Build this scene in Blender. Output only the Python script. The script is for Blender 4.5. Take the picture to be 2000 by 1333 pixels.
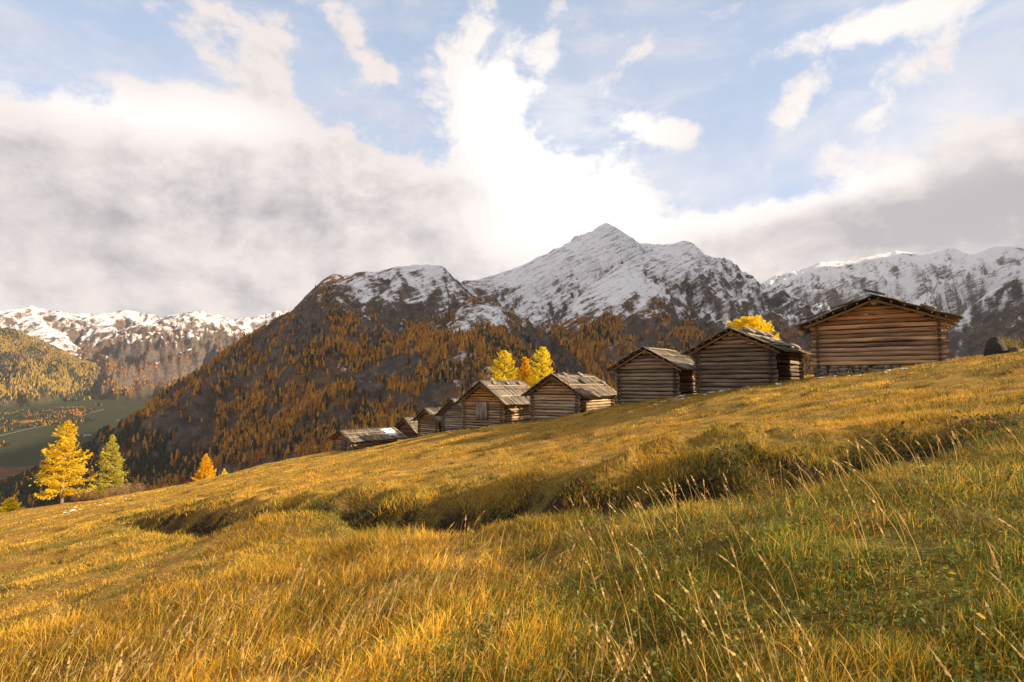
import bpy, math, random
import numpy as np
from mathutils import Vector, Matrix

SC = bpy.context.scene
for o in list(bpy.data.objects):
    bpy.data.objects.remove(o)
R = math.radians

# ------------------------------------------------------------------ camera
PITCH = R(4.2)
FPX = 2000 * 20 / 36.0          # focal length in photo pixels
cam_d = bpy.data.cameras.new('camera')
cam = bpy.data.objects.new('camera', cam_d)
SC.collection.objects.link(cam)
cam_d.lens = 20.0
cam_d.sensor_width = 36.0
cam_d.clip_start = 0.05
cam_d.clip_end = 60000
cam.location = (0, 0, 0)
cam.rotation_euler = (R(90) + PITCH, 0, 0)
SC.camera = cam
SC.render.resolution_x, SC.render.resolution_y = 1024, 682

# ------------------------------------------------------------------ light
SUN_A = R(14)       # how far behind the +X axis the sun stands
SUN_E = R(22)
SUNV = Vector((math.cos(SUN_A) * math.cos(SUN_E), -math.sin(SUN_A) * math.cos(SUN_E), math.sin(SUN_E)))
sun_d = bpy.data.lights.new('sun', 'SUN')
sun_d.energy = 5.0
sun_d.angle = R(0.6)
sun_d.color = (1.0, 0.80, 0.54)
sun = bpy.data.objects.new('sun', sun_d)
sun.rotation_euler = SUNV.to_track_quat('Z', 'Y').to_euler()
SC.collection.objects.link(sun)

SC.view_settings.view_transform = 'Standard'
SC.view_settings.look = 'None'
SC.view_settings.exposure = 1.16
SC.view_settings.gamma = 1.0
SC.view_settings.use_curve_mapping = False
cy = SC.cycles
cy.max_bounces = 6
cy.diffuse_bounces = 3
cy.glossy_bounces = 2
cy.transmission_bounces = 3
cy.volume_bounces = 1
cy.transparent_max_bounces = 4
cy.use_denoising = True


def px_dir(px, py):
    u = (px - 1000) / FPX
    v = (666.5 - py) / FPX
    return np.array([u, math.cos(PITCH) - v * math.sin(PITCH), math.sin(PITCH) + v * math.cos(PITCH)])


def at(px, py, Y):
    """world point seen at a photo pixel, at forward distance Y"""
    d = px_dir(px, py)
    return d * (Y / d[1])


def project(x, y, z):
    d = y * math.cos(PITCH) + z * math.sin(PITCH)
    v = -y * math.sin(PITCH) + z * math.cos(PITCH)
    return 1000 + FPX * x / d, 666.5 - FPX * v / d


# ------------------------------------------------------------------ node helper
class NT:
    def __init__(self, tree):
        self.t = tree
        self.n = tree.nodes
        self.l = tree.links

    def new(self, typ, **kw):
        nd = self.n.new(typ)
        for k, v in kw.items():
            setattr(nd, k, v)
        return nd

    def put(self, sock, val):
        if isinstance(val, bpy.types.NodeSocket):
            self.l.new(val, sock)
        elif val is not None:
            sock.default_value = val

    def m(self, op, a, b=None, c=None, clamp=False):
        nd = self.new('ShaderNodeMath', operation=op, use_clamp=clamp)
        self.put(nd.inputs[0], a)
        self.put(nd.inputs[1], b)
        self.put(nd.inputs[2], c)
        return nd.outputs[0]

    def vm(self, op, a, b=None):
        nd = self.new('ShaderNodeVectorMath', operation=op)
        self.put(nd.inputs[0], a)
        if b is not None:
            if op == 'SCALE':
                self.put(nd.inputs['Scale'], b)
            else:
                self.put(nd.inputs[1], b)
        return nd.outputs[0]

    def xyz(self, x, y, z):
        nd = self.new('ShaderNodeCombineXYZ')
        for s, v in zip(nd.inputs, (x, y, z)):
            self.put(s, v)
        return nd.outputs[0]

    def noise(self, vec, scale, detail=4, rough=0.5, dist=0.0, col=False, dims='3D'):
        nd = self.new('ShaderNodeTexNoise', noise_dimensions=dims)
        self.put(nd.inputs['Vector'], vec)
        nd.inputs['Scale'].default_value = scale
        nd.inputs['Detail'].default_value = detail
        nd.inputs['Roughness'].default_value = rough
        nd.inputs['Distortion'].default_value = dist
        return nd.outputs['Color' if col else 'Fac']

    def ss(self, x, lo, hi, out0=0.0, out1=1.0):
        nd = self.new('ShaderNodeMapRange', interpolation_type='SMOOTHSTEP')
        self.put(nd.inputs[0], x)
        for i, v in enumerate((lo, hi, out0, out1)):
            self.put(nd.inputs[i + 1], v)
        return nd.outputs[0]

    def mix(self, f, a, b, typ='MIX'):
        nd = self.new('ShaderNodeMix', data_type='RGBA', blend_type=typ)
        self.put(nd.inputs[0], f)
        for s, v in ((nd.inputs[6], a), (nd.inputs[7], b)):
            if not isinstance(v, bpy.types.NodeSocket):
                v = tuple(v) + ((1.0,) if len(v) == 3 else ())
            self.put(s, v)
        return nd.outputs[2]


# ------------------------------------------------------------------ world: sky with clouds
world = bpy.data.worlds.new('World')
SC.world = world
world.use_nodes = True
wt = NT(world.node_tree)
wt.n.clear()
WS = 0.1
sky = wt.new('ShaderNodeTexSky', sky_type='NISHITA')
sky.sun_disc = False
sky.sun_elevation = SUN_E
sky.sun_rotation = R(90) + SUN_A
sky.altitude = 1800
sky.air_density = 1.0
sky.dust_density = 1.0
tc = wt.new('ShaderNodeTexCoord')
sep = wt.new('ShaderNodeSeparateXYZ')
wt.l.new(tc.outputs['Generated'], sep.inputs[0])
AZ = wt.m('ARCTAN2', sep.outputs[0], sep.outputs[1])
EL = wt.m('ARCSINE', sep.outputs[2])


def azel(px, py):
    d = px_dir(px, py)
    return math.atan2(d[0], d[1]), math.asin(d[2] / np.linalg.norm(d))


P = wt.xyz(AZ, wt.m('MULTIPLY', EL, 1.35), 0.0)
warp = wt.noise(P, 2.6, 3, 0.55, col=True)
warp = wt.vm('SUBTRACT', warp, (0.5, 0.5, 0.5))
PW = wt.vm('ADD', P, wt.vm('SCALE', warp, 0.13))
sepw = wt.new('ShaderNodeSeparateXYZ')
wt.l.new(wt.vm('ADD', P, wt.vm('SCALE', warp, 0.13)), sepw.inputs[0])
AZW = sepw.outputs[0]
ELW = wt.m('DIVIDE', sepw.outputs[1], 1.35)


def blobs(lst):
    tot = None
    for (px, py, rx, ry, s, ang) in lst:
        a0, e0 = azel(px, py)
        dx = wt.m('SUBTRACT', AZW, a0)
        dy = wt.m('SUBTRACT', ELW, e0)
        c, sn = math.cos(R(ang)), math.sin(R(ang))
        # rotate (positive ang tilts the long axis up to the right)
        X = wt.m('DIVIDE', wt.m('ADD', wt.m('MULTIPLY', dx, c), wt.m('MULTIPLY', dy, sn)), rx / FPX)
        Yv = wt.m('DIVIDE', wt.m('SUBTRACT', wt.m('MULTIPLY', dy, c), wt.m('MULTIPLY', dx, sn)), ry / FPX)
        q = wt.m('ADD', wt.m('MULTIPLY', X, X), wt.m('MULTIPLY', Yv, Yv))
        g = wt.m('MULTIPLY', wt.m('POWER', 2.718, wt.m('MULTIPLY', q, -1.0)), s)
        tot = g if tot is None else wt.m('ADD', tot, g)
    return tot


SEED = 4.9
COVER = blobs([
    (20, 300, 260, 60, 0.8, 0), (230, 255, 120, 36, 0.6, 0), (440, 265, 130, 42, 0.6, -10), (420, 370, 460, 75, 0.75, -8), (700, 330, 200, 70, 0.55, -20),
    (760, 400, 330, 90, 0.7, -8), (250, 480, 460, 55, 0.5, 0), (300, 570, 620, 65, 0.8, 0), (900, 470, 360, 100, 0.85, 0),
    (1080, 340, 150, 105, 1.0, -25), (930, 215, 95, 95, 0.8, 10), (1000, 125, 95, 55, 0.6, 20), (900, 130, 40, 60, 0.35, 0),
    (525, 120, 44, 110, 0.65, -14), (540, 215, 100, 30, 0.35, 0), (690, 75, 95, 26, 0.55, -38), (740, 140, 35, 26, 0.35, -30),
    (220, 175, 120, 24, 0.45, 0), (1075, 60, 26, 90, 0.42, -12), (950, 15, 36, 50, 0.3, 0), (1150, 35, 36, 36, 0.3, 0),
    (1240, 235, 115, 48, 0.85, -25), (1235, 110, 56, 24, 0.6, 35), (1330, 245, 55, 24, 0.55, 10),
    (1560, 190, 85, 34, 0.7, 15), (1700, 225, 60, 44, 0.7, 40), (1520, 255, 55, 22, 0.6, 0), (1605, 315, 36, 42, 0.65, 20), (1475, 340, 70, 18, 0.5, -25),
    (1720, 30, 250, 30, 0.75, 3), (1440, 10, 110, 22, 0.5, 0), (1870, 50, 90, 40, 0.5, 20),
    (1500, 440, 320, 40, 0.9, 8), (1930, 390, 210, 80, 1.0, 16), (1800, 510, 400, 65, 0.8, 0),
    (0, 105, 40, 40, 0.5, 0), (2050, 230, 170, 70, 0.3, 0), (400, 20, 60, 50, 0.45, 0),
])
HORIZ = wt.ss(EL, 0.36, 0.10, 0.0, 0.80)           # milky layer low over the mountains
# beyond the view: bright broken cloud added behind us and overhead for ambient fill
BACK = wt.m('ADD', wt.m('MULTIPLY', wt.ss(wt.m('ABSOLUTE', AZ), 0.95, 1.5), wt.ss(EL, 0.1, 0.55)), wt.ss(EL, 0.62, 0.95), clamp=True)
HORIZ = wt.m('ADD', HORIZ, wt.m('MULTIPLY', BACK, 0.75))
PW = wt.vm('ADD', PW, (0.0, 0.0, SEED))
n0 = wt.noise(PW, 2.1, 2, 0.5)
n1 = wt.noise(PW, 5.0, 12, 0.66)
n2 = wt.noise(wt.vm('ADD', PW, (0.022, 0.04, 0.0)), 5.0, 12, 0.66)
dens = wt.m('ADD', wt.m('MULTIPLY', wt.m('SUBTRACT', n1, 0.5), 3.1), wt.m('ADD', COVER, HORIZ))
dens = wt.m('ADD', dens, wt.m('MULTIPLY', wt.m('SUBTRACT', n0, 0.5), 0.7))
dens = wt.m('SUBTRACT', dens, 0.40)
FAC = wt.ss(dens, -0.04, 0.42)
THICK = wt.ss(dens, 0.15, 0.85)
RELIEF = wt.m('MULTIPLY', wt.m('SUBTRACT', n1, n2), 3.4)
GLOW = blobs([(1090, 330, 200, 150, 1.2, -25), (960, 170, 110, 120, 0.5, 0), (1180, 420, 130, 70, 0.6, 0),
              (230, 230, 170, 34, 0.7, 0), (1540, 400, 260, 26, 0.7, 6), (1640, 230, 140, 90, 0.6, 0), (430, 235, 110, 36, 0.5, 0),
              (1740, 30, 260, 45, 0.5, 3), (1240, 240, 100, 50, 0.4, 0), (1010, 460, 160, 60, 0.3, 0)])
GREY = blobs([(430, 400, 480, 50, 0.16, -10), (1930, 380, 230, 80, 1.0, 14), (130, 405, 300, 30, 0.22, 0), (1480, 465, 200, 26, 0.35, 5), (900, 400, 150, 60, 0.25, 0)])
CIR = wt.noise(wt.vm('ADD', wt.vm('MULTIPLY', PW, (1.0, 2.1, 1.0)), (3.3, 1.1, 0.0)), 4.2, 9, 0.66, 0.4)
CIR = wt.m('MULTIPLY', wt.ss(CIR, 0.42, 0.72), 0.50)
FAC = wt.m('MAXIMUM', FAC, CIR)
LIT = wt.m('ADD', wt.m('SUBTRACT', 0.98, wt.m('MULTIPLY', THICK, 0.27)), wt.m('ADD', GLOW, RELIEF))
LIT = wt.m('SUBTRACT', LIT, GREY, clamp=True)
ccol = wt.mix(LIT, (0.43, 0.415, 0.45), (0.86, 0.79, 0.77))
ccol = wt.mix(wt.m('MULTIPLY', GLOW, 0.75, clamp=True), ccol, (1.2, 1.16, 1.12))
ccol = wt.mix(BACK, ccol, (0.85, 0.79, 0.73))
ccol = wt.vm('SCALE', ccol, 0.465 / WS)
skyc = wt.mix(1.0, sky.outputs[0], (1.0, 0.95, 0.86), 'MULTIPLY')
skyc = wt.mix(wt.ss(EL, 0.6, 0.15, 0.62, 0.85), skyc, (2.5, 3.1, 4.2))
VEIL = blobs([(1500, 340, 360, 75, 0.6, 0), (1930, 230, 240, 110, 0.55, 0), (180, 170, 260, 50, 0.5, 0), (560, 180, 160, 80, 0.35, 0), (1180, 200, 160, 90, 0.4, 0)])
VEIL = wt.m('MULTIPLY', VEIL, wt.ss(n1, 0.25, 0.65), clamp=True)
skyc = wt.mix(VEIL, skyc, (4.2, 4.05, 4.15))
skyc = wt.mix(wt.ss(EL, 0.05, -0.1), skyc, (2.2, 2.0, 1.7))
FAC = wt.m('MULTIPLY', FAC, wt.ss(EL, -0.06, 0.0))
col = wt.mix(FAC, skyc, ccol)
bg = wt.new('ShaderNodeBackground')
wt.l.new(col, bg.inputs[0])
bg.inputs[1].default_value = WS
wo = wt.new('ShaderNodeOutputWorld')
wt.l.new(bg.outputs[0], wo.inputs[0])

# ------------------------------------------------------------------ numpy helpers
rng = np.random.default_rng(7)
random.seed(7)
_perm = np.random.default_rng(3).permutation(256)
_perm = np.concatenate([_perm, _perm])
_ga = np.random.default_rng(5).uniform(0, 2 * np.pi, 256)
_gx, _gy = np.cos(_ga), np.sin(_ga)


def perlin(x, y):
    xi, yi = np.floor(x).astype(int), np.floor(y).astype(int)
    xf, yf = x - xi, y - yi
    xi &= 255
    yi &= 255
    u = xf * xf * xf * (xf * (xf * 6 - 15) + 10)
    v = yf * yf * yf * (yf * (yf * 6 - 15) + 10)

    def g(ix, iy, fx, fy):
        h = _perm[_perm[ix & 255] + (iy & 255)]
        return _gx[h] * fx + _gy[h] * fy
    a = g(xi, yi, xf, yf)
    b = g(xi + 1, yi, xf - 1, yf)
    c = g(xi, yi + 1, xf, yf - 1)
    d = g(xi + 1, yi + 1, xf - 1, yf - 1)
    return ((a + u * (b - a)) * (1 - v) + (c + u * (d - c)) * v) * 1.5


def fbm(x, y, octv=4, gain=0.5, lac=2.03):
    s, a, f = 0, 1.0, 1.0
    for i in range(octv):
        s = s + a * perlin(x * f + 17.3 * i, y * f + 9.1 * i)
        a *= gain
        f *= lac
    return s


def ridged(x, y, octv=5, gain=0.5, lac=2.05):
    s, a, f, w = 0, 1.0, 1.0, 1.0
    for i in range(octv):
        n = 1 - np.abs(perlin(x * f + 31.7 * i, y * f + 5.3 * i))
        n = n * n * w
        s = s + a * n
        w = np.clip(n * 1.6, 0, 1)
        a *= gain
        f *= lac
    return s


def sstep(x, a, b):
    t = np.clip((x - a) / (b - a), 0, 1)
    return t * t * (3 - 2 * t)


def make_mesh(name, verts, faces, mat=None, attrs=None, smooth=False, parent=None):
    """faces: list of (M,k) int arrays"""
    me = bpy.data.meshes.new(name)
    verts = np.asarray(verts, dtype=np.float32)
    me.vertices.add(len(verts))
    me.vertices.foreach_set('co', verts.ravel())
    faces = [np.asarray(f, dtype=np.int32) for f in faces if len(f)]
    nl = sum(f.size for f in faces)
    npoly = sum(len(f) for f in faces)
    me.loops.add(nl)
    me.loops.foreach_set('vertex_index', np.concatenate([f.ravel() for f in faces]))
    me.polygons.add(npoly)
    tot = np.concatenate([np.full(len(f), f.shape[1], dtype=np.int32) for f in faces])
    start = np.concatenate([[0], np.cumsum(tot)[:-1]]).astype(np.int32)
    me.polygons.foreach_set('loop_start', start)
    me.polygons.foreach_set('loop_total', tot)
    if smooth:
        me.polygons.foreach_set('use_smooth', np.ones(npoly, dtype=bool))
    for k, v in (attrs or {}).items():
        v = np.asarray(v, dtype=np.float32)
        if v.ndim == 1:
            at_ = me.attributes.new(k, 'FLOAT', 'POINT')
            at_.data.foreach_set('value', v)
        elif k == 'col':
            at_ = me.attributes.new(k, 'FLOAT_COLOR', 'POINT')
            v4 = np.ones((len(v), 4), dtype=np.float32)
            v4[:, :3] = v
            at_.data.foreach_set('color', v4.ravel())
        else:
            at_ = me.attributes.new(k, 'FLOAT_VECTOR', 'POINT')
            at_.data.foreach_set('vector', v.ravel())
    me.update(calc_edges=True)
    ob = bpy.data.objects.new(name, me)
    SC.collection.objects.link(ob)
    if mat:
        me.materials.append(mat)
    if parent:
        ob.parent = parent
    return ob


class MB:
    """collects shapes, links them as ONE mesh object"""
    def __init__(self):
        self.v, self.f, self.c, self.g, self.n = [], {}, [], [], 0

    def add(self, v, faces, col, grain=None):
        v = np.asarray(v, float)
        self.v.append(v)
        for f in faces:
            f = np.asarray(f, int)
            if len(f):
                self.f.setdefault(f.shape[1], []).append(f + self.n)
        c = np.asarray(col, float)
        self.c.append(np.tile(c, (len(v), 1)) if c.ndim == 1 else c)
        self.g.append(np.zeros((len(v), 3)) if grain is None else np.asarray(grain, float))
        self.n += len(v)

    def build(self, name, mat, parent=None, smooth=False):
        return make_mesh(name, np.concatenate(self.v), [np.concatenate(x) for x in self.f.values()], mat,
                         {'col': np.concatenate(self.c), 'grain': np.concatenate(self.g)}, smooth, parent)


def tag(o, label=None, cat=None, group=None, kind=None):
    for k, v in (('label', label), ('category', cat), ('group', group), ('kind', kind)):
        if v:
            o[k] = v
    return o


def empty(name, loc, rz=0.0):
    o = bpy.data.objects.new(name, None)
    SC.collection.objects.link(o)
    o.location = loc
    o.rotation_euler = (0, 0, rz)
    o.empty_display_size = 0.3
    return o


# ------------------------------------------------------------------ materials
def new_mat(name):
    m = bpy.data.materials.new(name)
    m.use_nodes = True
    nt = NT(m.node_tree)
    bs = m.node_tree.nodes['Principled BSDF']
    return m, nt, bs


def attr(nt, name, out='Color'):
    nd = nt.new('ShaderNodeAttribute', attribute_name=name)
    return nd.outputs[out]


def leaf_material(name, trans=0.35, rough=0.7, var=0.25, nscale=40.0):
    m, nt, bs = new_mat(name)
    c = attr(nt, 'col')
    geo = nt.new('ShaderNodeNewGeometry')
    n = nt.noise(geo.outputs['Position'], nscale, 2)
    f = nt.m('ADD', 1 - var, nt.m('MULTIPLY', n, 2 * var))
    c = nt.vm('SCALE', c, f)
    nt.l.new(c, bs.inputs['Base Color'])
    bs.inputs['Roughness'].default_value = rough
    bs.inputs['Specular IOR Level'].default_value = 0.2
    tr = nt.new('ShaderNodeBsdfTranslucent')
    nt.l.new(c, tr.inputs[0])
    mx = nt.new('ShaderNodeMixShader')
    mx.inputs[0].default_value = trans
    nt.l.new(bs.outputs[0], mx.inputs[1])
    nt.l.new(tr.outputs[0], mx.inputs[2])
    nt.l.new(mx.outputs[0], m.node_tree.nodes['Material Output'].inputs[0])
    return m


def wood_material(name, rough=0.85, grainscale=1.0):
    m, nt, bs = new_mat(name)
    c = attr(nt, 'col')
    g = attr(nt, 'grain', 'Vector')
    n1_ = nt.noise(g, 1.0 * grainscale, 7, 0.62)
    n2_ = nt.noise(nt.vm('MULTIPLY', g, (0.55, 0.16, 1.0)), 1.7, 4, 0.6)
    n3_ = nt.noise(nt.vm('MULTIPLY', g, (3.0, 0.3, 1.0)), 1.3, 3, 0.5)
    f = nt.ss(n1_, 0.3, 0.72, 0.40, 1.55)
    f = nt.m('MULTIPLY', f, nt.ss(n2_, 0.3, 0.7, 0.6, 1.3))
    crack = nt.ss(n1_, 0.36, 0.30, 0.0, 0.75)
    f = nt.m('MULTIPLY', f, nt.m('SUBTRACT', 1.0, crack))
    f = nt.m('MULTIPLY', f, nt.ss(n3_, 0.22, 0.4, 0.5, 1.0))      # knots and stains
    c2 = nt.vm('SCALE', c, f)
    nt.l.new(c2, bs.inputs['Base Color'])
    bs.inputs['Roughness'].default_value = rough
    bs.inputs['Specular IOR Level'].default_value = 0.15
    bp = nt.new('ShaderNodeBump')
    bp.inputs['Strength'].default_value = 0.7
    bp.inputs['Distance'].default_value = 0.03
    nt.l.new(n1_, bp.inputs['Height'])
    nt.l.new(bp.outputs[0], bs.inputs['Normal'])
    return m


def stone_material(name):
    m, nt, bs = new_mat(name)
    c = attr(nt, 'col')
    geo = nt.new('ShaderNodeNewGeometry')
    a = nt.noise(geo.outputs['Position'], 9.0, 6, 0.6)
    b = nt.noise(geo.outputs['Position'], 3.5, 3, 0.6)
    f = nt.m('MULTIPLY', nt.ss(a, 0.3, 0.7, 0.55, 1.35), 1.0)
    c2 = nt.vm('SCALE', c, f)
    c2 = nt.mix(nt.ss(b, 0.55, 0.7, 0.0, 0.4), c2, nt.vm('MULTIPLY', c2, (0.75, 0.75, 0.35)))
    nt.l.new(c2, bs.inputs['Base Color'])
    bs.inputs['Roughness'].default_value = 0.9
    bp = nt.new('ShaderNodeBump')
    bp.inputs['Strength'].default_value = 0.6
    bp.inputs['Distance'].default_value = 0.04
    nt.l.new(a, bp.inputs['Height'])
    nt.l.new(bp.outputs[0], bs.inputs['Normal'])
    return m


M_WOOD = wood_material('weathered_wood')
M_STONE = stone_material('stone')
M_BARK = wood_material('bark', 0.95)
M_NEEDLE = leaf_material('needles', 0.5, 0.7, 0.2, 6.0)
M_GRASS = leaf_material('grass', 0.35, 0.6, 0.2, 3.0)
M_LEAF = leaf_material('leaf', 0.3, 0.55, 0.25, 30.0)

# ------------------------------------------------------------------ the hay huts' measures (used by the ground too)
# name, photo px of the left front corner, Y, theta, width, length, py base, wall height, ridge height, log radius
HUTS = [
    dict(k='top', px=1599, Y=24.5, th=32, w=4.2, L=4.6, py=715, wall=1.90, ridge=2.72, r=0.105),
    dict(k='second', px=1366, Y=29.0, th=40, w=3.5, L=4.9, py=764, wall=2.10, ridge=2.95, r=0.110),
    dict(k='third', px=1212, Y=33.3, th=36, w=3.3, L=4.2, py=785, wall=2.08, ridge=2.98, r=0.110),
    dict(k='fourth', px=1042, Y=39.0, th=35, w=3.4, L=5.0, py=817, wall=1.82, ridge=2.85, r=0.105),
    dict(k='hatch', px=909, Y=45.3, th=33, w=3.5, L=5.2, py=840, wall=2.45, ridge=3.72, r=0.115),
    dict(k='narrow', px=868, Y=50.0, th=33, w=2.3, L=4.4, py=850, wall=2.10, ridge=3.0, r=0.10),
    dict(k='tiny', px=820, Y=54.0, th=42, w=2.5, L=3.4, py=862, wall=2.20, ridge=2.98, r=0.10),
    dict(k='lowdark', px=778, Y=62.0, th=44, w=3.2, L=4.0, py=862, wall=1.45, ridge=2.45, r=0.10),
    dict(k='lowest', px=655, Y=56.0, th=44, w=3.2, L=5.2, py=882, wall=1.35, ridge=2.0, r=0.10),
]
for h in HUTS:
    p = at(h['px'], h['py'], h['Y'])
    th = R(h['th'])
    h['p'] = p
    h['e'] = np.array([math.cos(th), -math.sin(th), 0])
    h['b'] = np.array([math.sin(th), math.cos(th), 0])

# ------------------------------------------------------------------ ground of the meadow
ctrl = []
for (px, py, Y) in [
    (1599, 731, 24.5), (1837, 704, 22.4), (1366, 770, 29.0), (1508, 752, 26.7), (1212, 791, 33.3), (1320, 779, 31.4),
    (1042, 821, 39.0), (1128, 814, 37.0), (1195, 797, 41), (909, 842, 45.3), (980, 838, 43.4), (1030, 830, 46.5), (873, 851, 50.0),
    (820, 862, 54.0), (795, 866, 58.0), (655, 879, 56.0), (691, 880, 53.6), (600, 905, 64), (450, 935, 71), (280, 968, 74),
    (120, 988, 60), (0, 1001, 60), (2000, 684, 19.0), (1930, 692, 19.5), (-300, 1062, 55),
    (1500, 800, 18.0), (1000, 880, 25.0), (1800, 760, 14.0),
]:
    ctrl.append(at(px, py, Y))
ctrl += [np.array(t) for t in [(0, 0, -1.5), (0, 4, -1.66), (4, 4, -0.80), (-4, 4, -2.5), (0, -8, -1.25), (10, 2, 0.4), (-12, 6, -4.1), (25, 5, 3.2), (-40, 20, -10.6),
                               (-70, 40, -17.0), (30, -5, 4.4), (-30, -10, -7.6), (-100, 50, -23), (-100, 0, -22)]]
ctrl = np.array(ctrl)
A_ = np.c_[np.ones(len(ctrl)), ctrl[:, 0], ctrl[:, 1]]
PLANE, *_ = np.linalg.lstsq(A_, ctrl[:, 2], rcond=None)
_res = ctrl[:, 2] - A_ @ PLANE


def _ker(d2):
    return 0.7 * np.exp(-d2 / (2 * 14.0 ** 2)) + 0.3 * np.exp(-d2 / (2 * 5.0 ** 2))


_d2 = ((ctrl[:, None, :2] - ctrl[None, :, :2]) ** 2).sum(-1)
_W = np.linalg.solve(_ker(_d2) + 0.02 * np.eye(len(ctrl)), _res)

EDGE = np.array([(60, -30), (34, 6), (19.0, 20.2), (18.2, 27), (16.6, 33), (14, 39), (9.5, 44.5), (5, 50), (-1, 55), (-7, 61), (-12, 66),
                 (-23, 65), (-30, 69), (-36, 72), (-48, 76), (-58, 68), (-75, 64), (-120, 72), (-260, 60)], float)
DITCH = np.array([(9.0, 6.6), (6.6, 7.0), (5.0, 7.0), (3.7, 6.9), (2.5, 7.3), (0.9, 7.7), (-0.9, 9.3), (-3.4, 11.8), (-6.8, 14.6),
                  (-11.5, 19.5), (-18.5, 26.5)], float)


def poly_dist(x, y, pts):
    """distance to a polyline, signed side (+ = left of travel) and parameter"""
    best = np.full(x.shape, 1e9)
    side = np.zeros(x.shape)
    par = np.zeros(x.shape)
    for i in range(len(pts) - 1):
        a, b = pts[i], pts[i + 1]
        d = b - a
        L2 = (d ** 2).sum()
        t = np.clip(((x - a[0]) * d[0] + (y - a[1]) * d[1]) / L2, 0, 1)
        qx, qy = x - (a[0] + t * d[0]), y - (a[1] + t * d[1])
        dd = np.hypot(qx, qy)
        m = dd < best
        best = np.where(m, dd, best)
        side = np.where(m, np.sign(d[0] * qy - d[1] * qx), side)
        par = np.where(m, i + t, par)
    return best, side, par


def ground(x, y, detail=True):
    x = np.asarray(x, float)
    y = np.asarray(y, float)
    shp = x.shape
    x, y = x.ravel(), y.ravel()
    z = PLANE[0] + PLANE[1] * x + PLANE[2] * y
    for c, w in zip(ctrl, _W):
        z = z + w * _ker((x - c[0]) ** 2 + (y - c[1]) ** 2)
    r = np.hypot(x, y)
    if detail:
        z = z + 0.10 * fbm(x / 3.1, y / 3.1, 3) + 0.035 * fbm(x / 0.8 + 50, y / 0.8, 3) * np.clip(30 / (r + 1), 0.3, 1)
        z = z + 0.25 * perlin(x / 11 + 3, y / 11) * sstep(r, 6, 16) * sstep(np.abs(y - 1.0), 3, 12)
    # the ditch: steep lumpy far bank, gentle near rim
    d, s, t = poly_dist(x + 0.45 * fbm(x / 1.5, y / 1.5 + 8, 3), y + 0.45 * fbm(x / 1.7 + 40, y / 1.7, 2), DITCH)
    s = -s  # + on the far side (polyline runs right to left)
    fade = (0.35 * sstep(t, 0.3, 2.0) + 0.65 * sstep(t, 1.6, 3.6)) * sstep(10.2 - t, 0.0, 1.4)
    near = np.exp(-(np.clip(-s * d, 0, None) / 0.55) ** 2)
    far = np.exp(-(np.clip(s * d, 0, None) / 0.75) ** 2)
    wid = np.where(s > 0, far, near)
    depth = 0.50 + 0.018 * d
    depth = np.interp(t, [0, 2, 4, 5.5, 7, 8, 10], [0.35, 0.58, 0.66, 0.48, 0.52, 0.58, 0.6])
    z = z - depth * wid * fade * np.clip(1 + 0.55 * fbm(x / 1.9 + 20, y / 1.9, 2), 0.4, 1.7)
    bank = np.where(s > 0, np.exp(-((d - 1.9) / 1.1) ** 2), 0)
    bankh = np.interp(t, [0, 2, 4, 5.5, 7, 8, 10], [0.12, 0.40, 0.42, 0.24, 0.26, 0.34, 0.42])
    z = z + bankh * bank * fade * (1 + 0.55 * fbm(x / 1.1, y / 1.1, 3))
    # the low hump in front of the ditch
    z = z + 0.38 * np.exp(-(((x + 4.6) / 1.5) ** 2 + ((y - 11.3) / 0.75) ** 2))
    # falls away beyond the crest
    de, se, _t = poly_dist(x, y, EDGE)
    sd = np.where(se < 0, de, 0)
    z = z - 0.62 * sd ** 2 / (sd + 7.0)
    return z.reshape(shp)


def g1(x, y):
    return float(ground(np.array([x]), np.array([y]))[0])


az = np.concatenate([np.linspace(-180, -60, 50)[:-1], np.linspace(-60, 60, 640), np.linspace(60, 180, 50)[1:]])
rr = np.concatenate([[0.0001], np.exp(np.linspace(np.log(0.8), np.log(4), 40))[:-1], np.exp(np.linspace(np.log(4), np.log(90), 420))[:-1], np.exp(np.linspace(np.log(90), np.log(230), 30))])
AZg, RRg = np.meshgrid(np.radians(az), rr)
gx, gy = RRg * np.sin(AZg), RRg * np.cos(AZg)
gz = ground(gx, gy)
nr, na = gx.shape
idx = np.arange(nr * na).reshape(nr, na)
quads = np.stack([idx[:-1, :-1], idx[:-1, 1:], idx[1:, 1:], idx[1:, :-1]], -1).reshape(-1, 4)[:, ::-1]


def meadow_tone(x, y):
    """0 = dry gold, 1 = green, as the plants grow there"""
    r = np.hypot(x, y)
    g = sstep(x + 0.25 * (5 - y), -2.5, 4.0) * sstep(11 - r, 0, 6) * 0.75
    g = g + 0.08 + 0.32 * fbm(x / 2.3 + 11, y / 2.3, 3) + 0.26 * fbm(x / 9, y / 9 + 4, 2)
    d, s, t = poly_dist(x, y, DITCH)
    g = g + 0.4 * np.exp(-(d / 1.1) ** 2)
    # greener strip under the huts
    for h in HUTS[:4]:
        c = h['p'] + h['e'] * h['w'] * 0.5
        g = g + 0.45 * np.exp(-(((x - c[0]) ** 2 + (y - c[1]) ** 2) / 3.2 ** 2))
    return np.clip(g, 0, 1)


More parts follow.
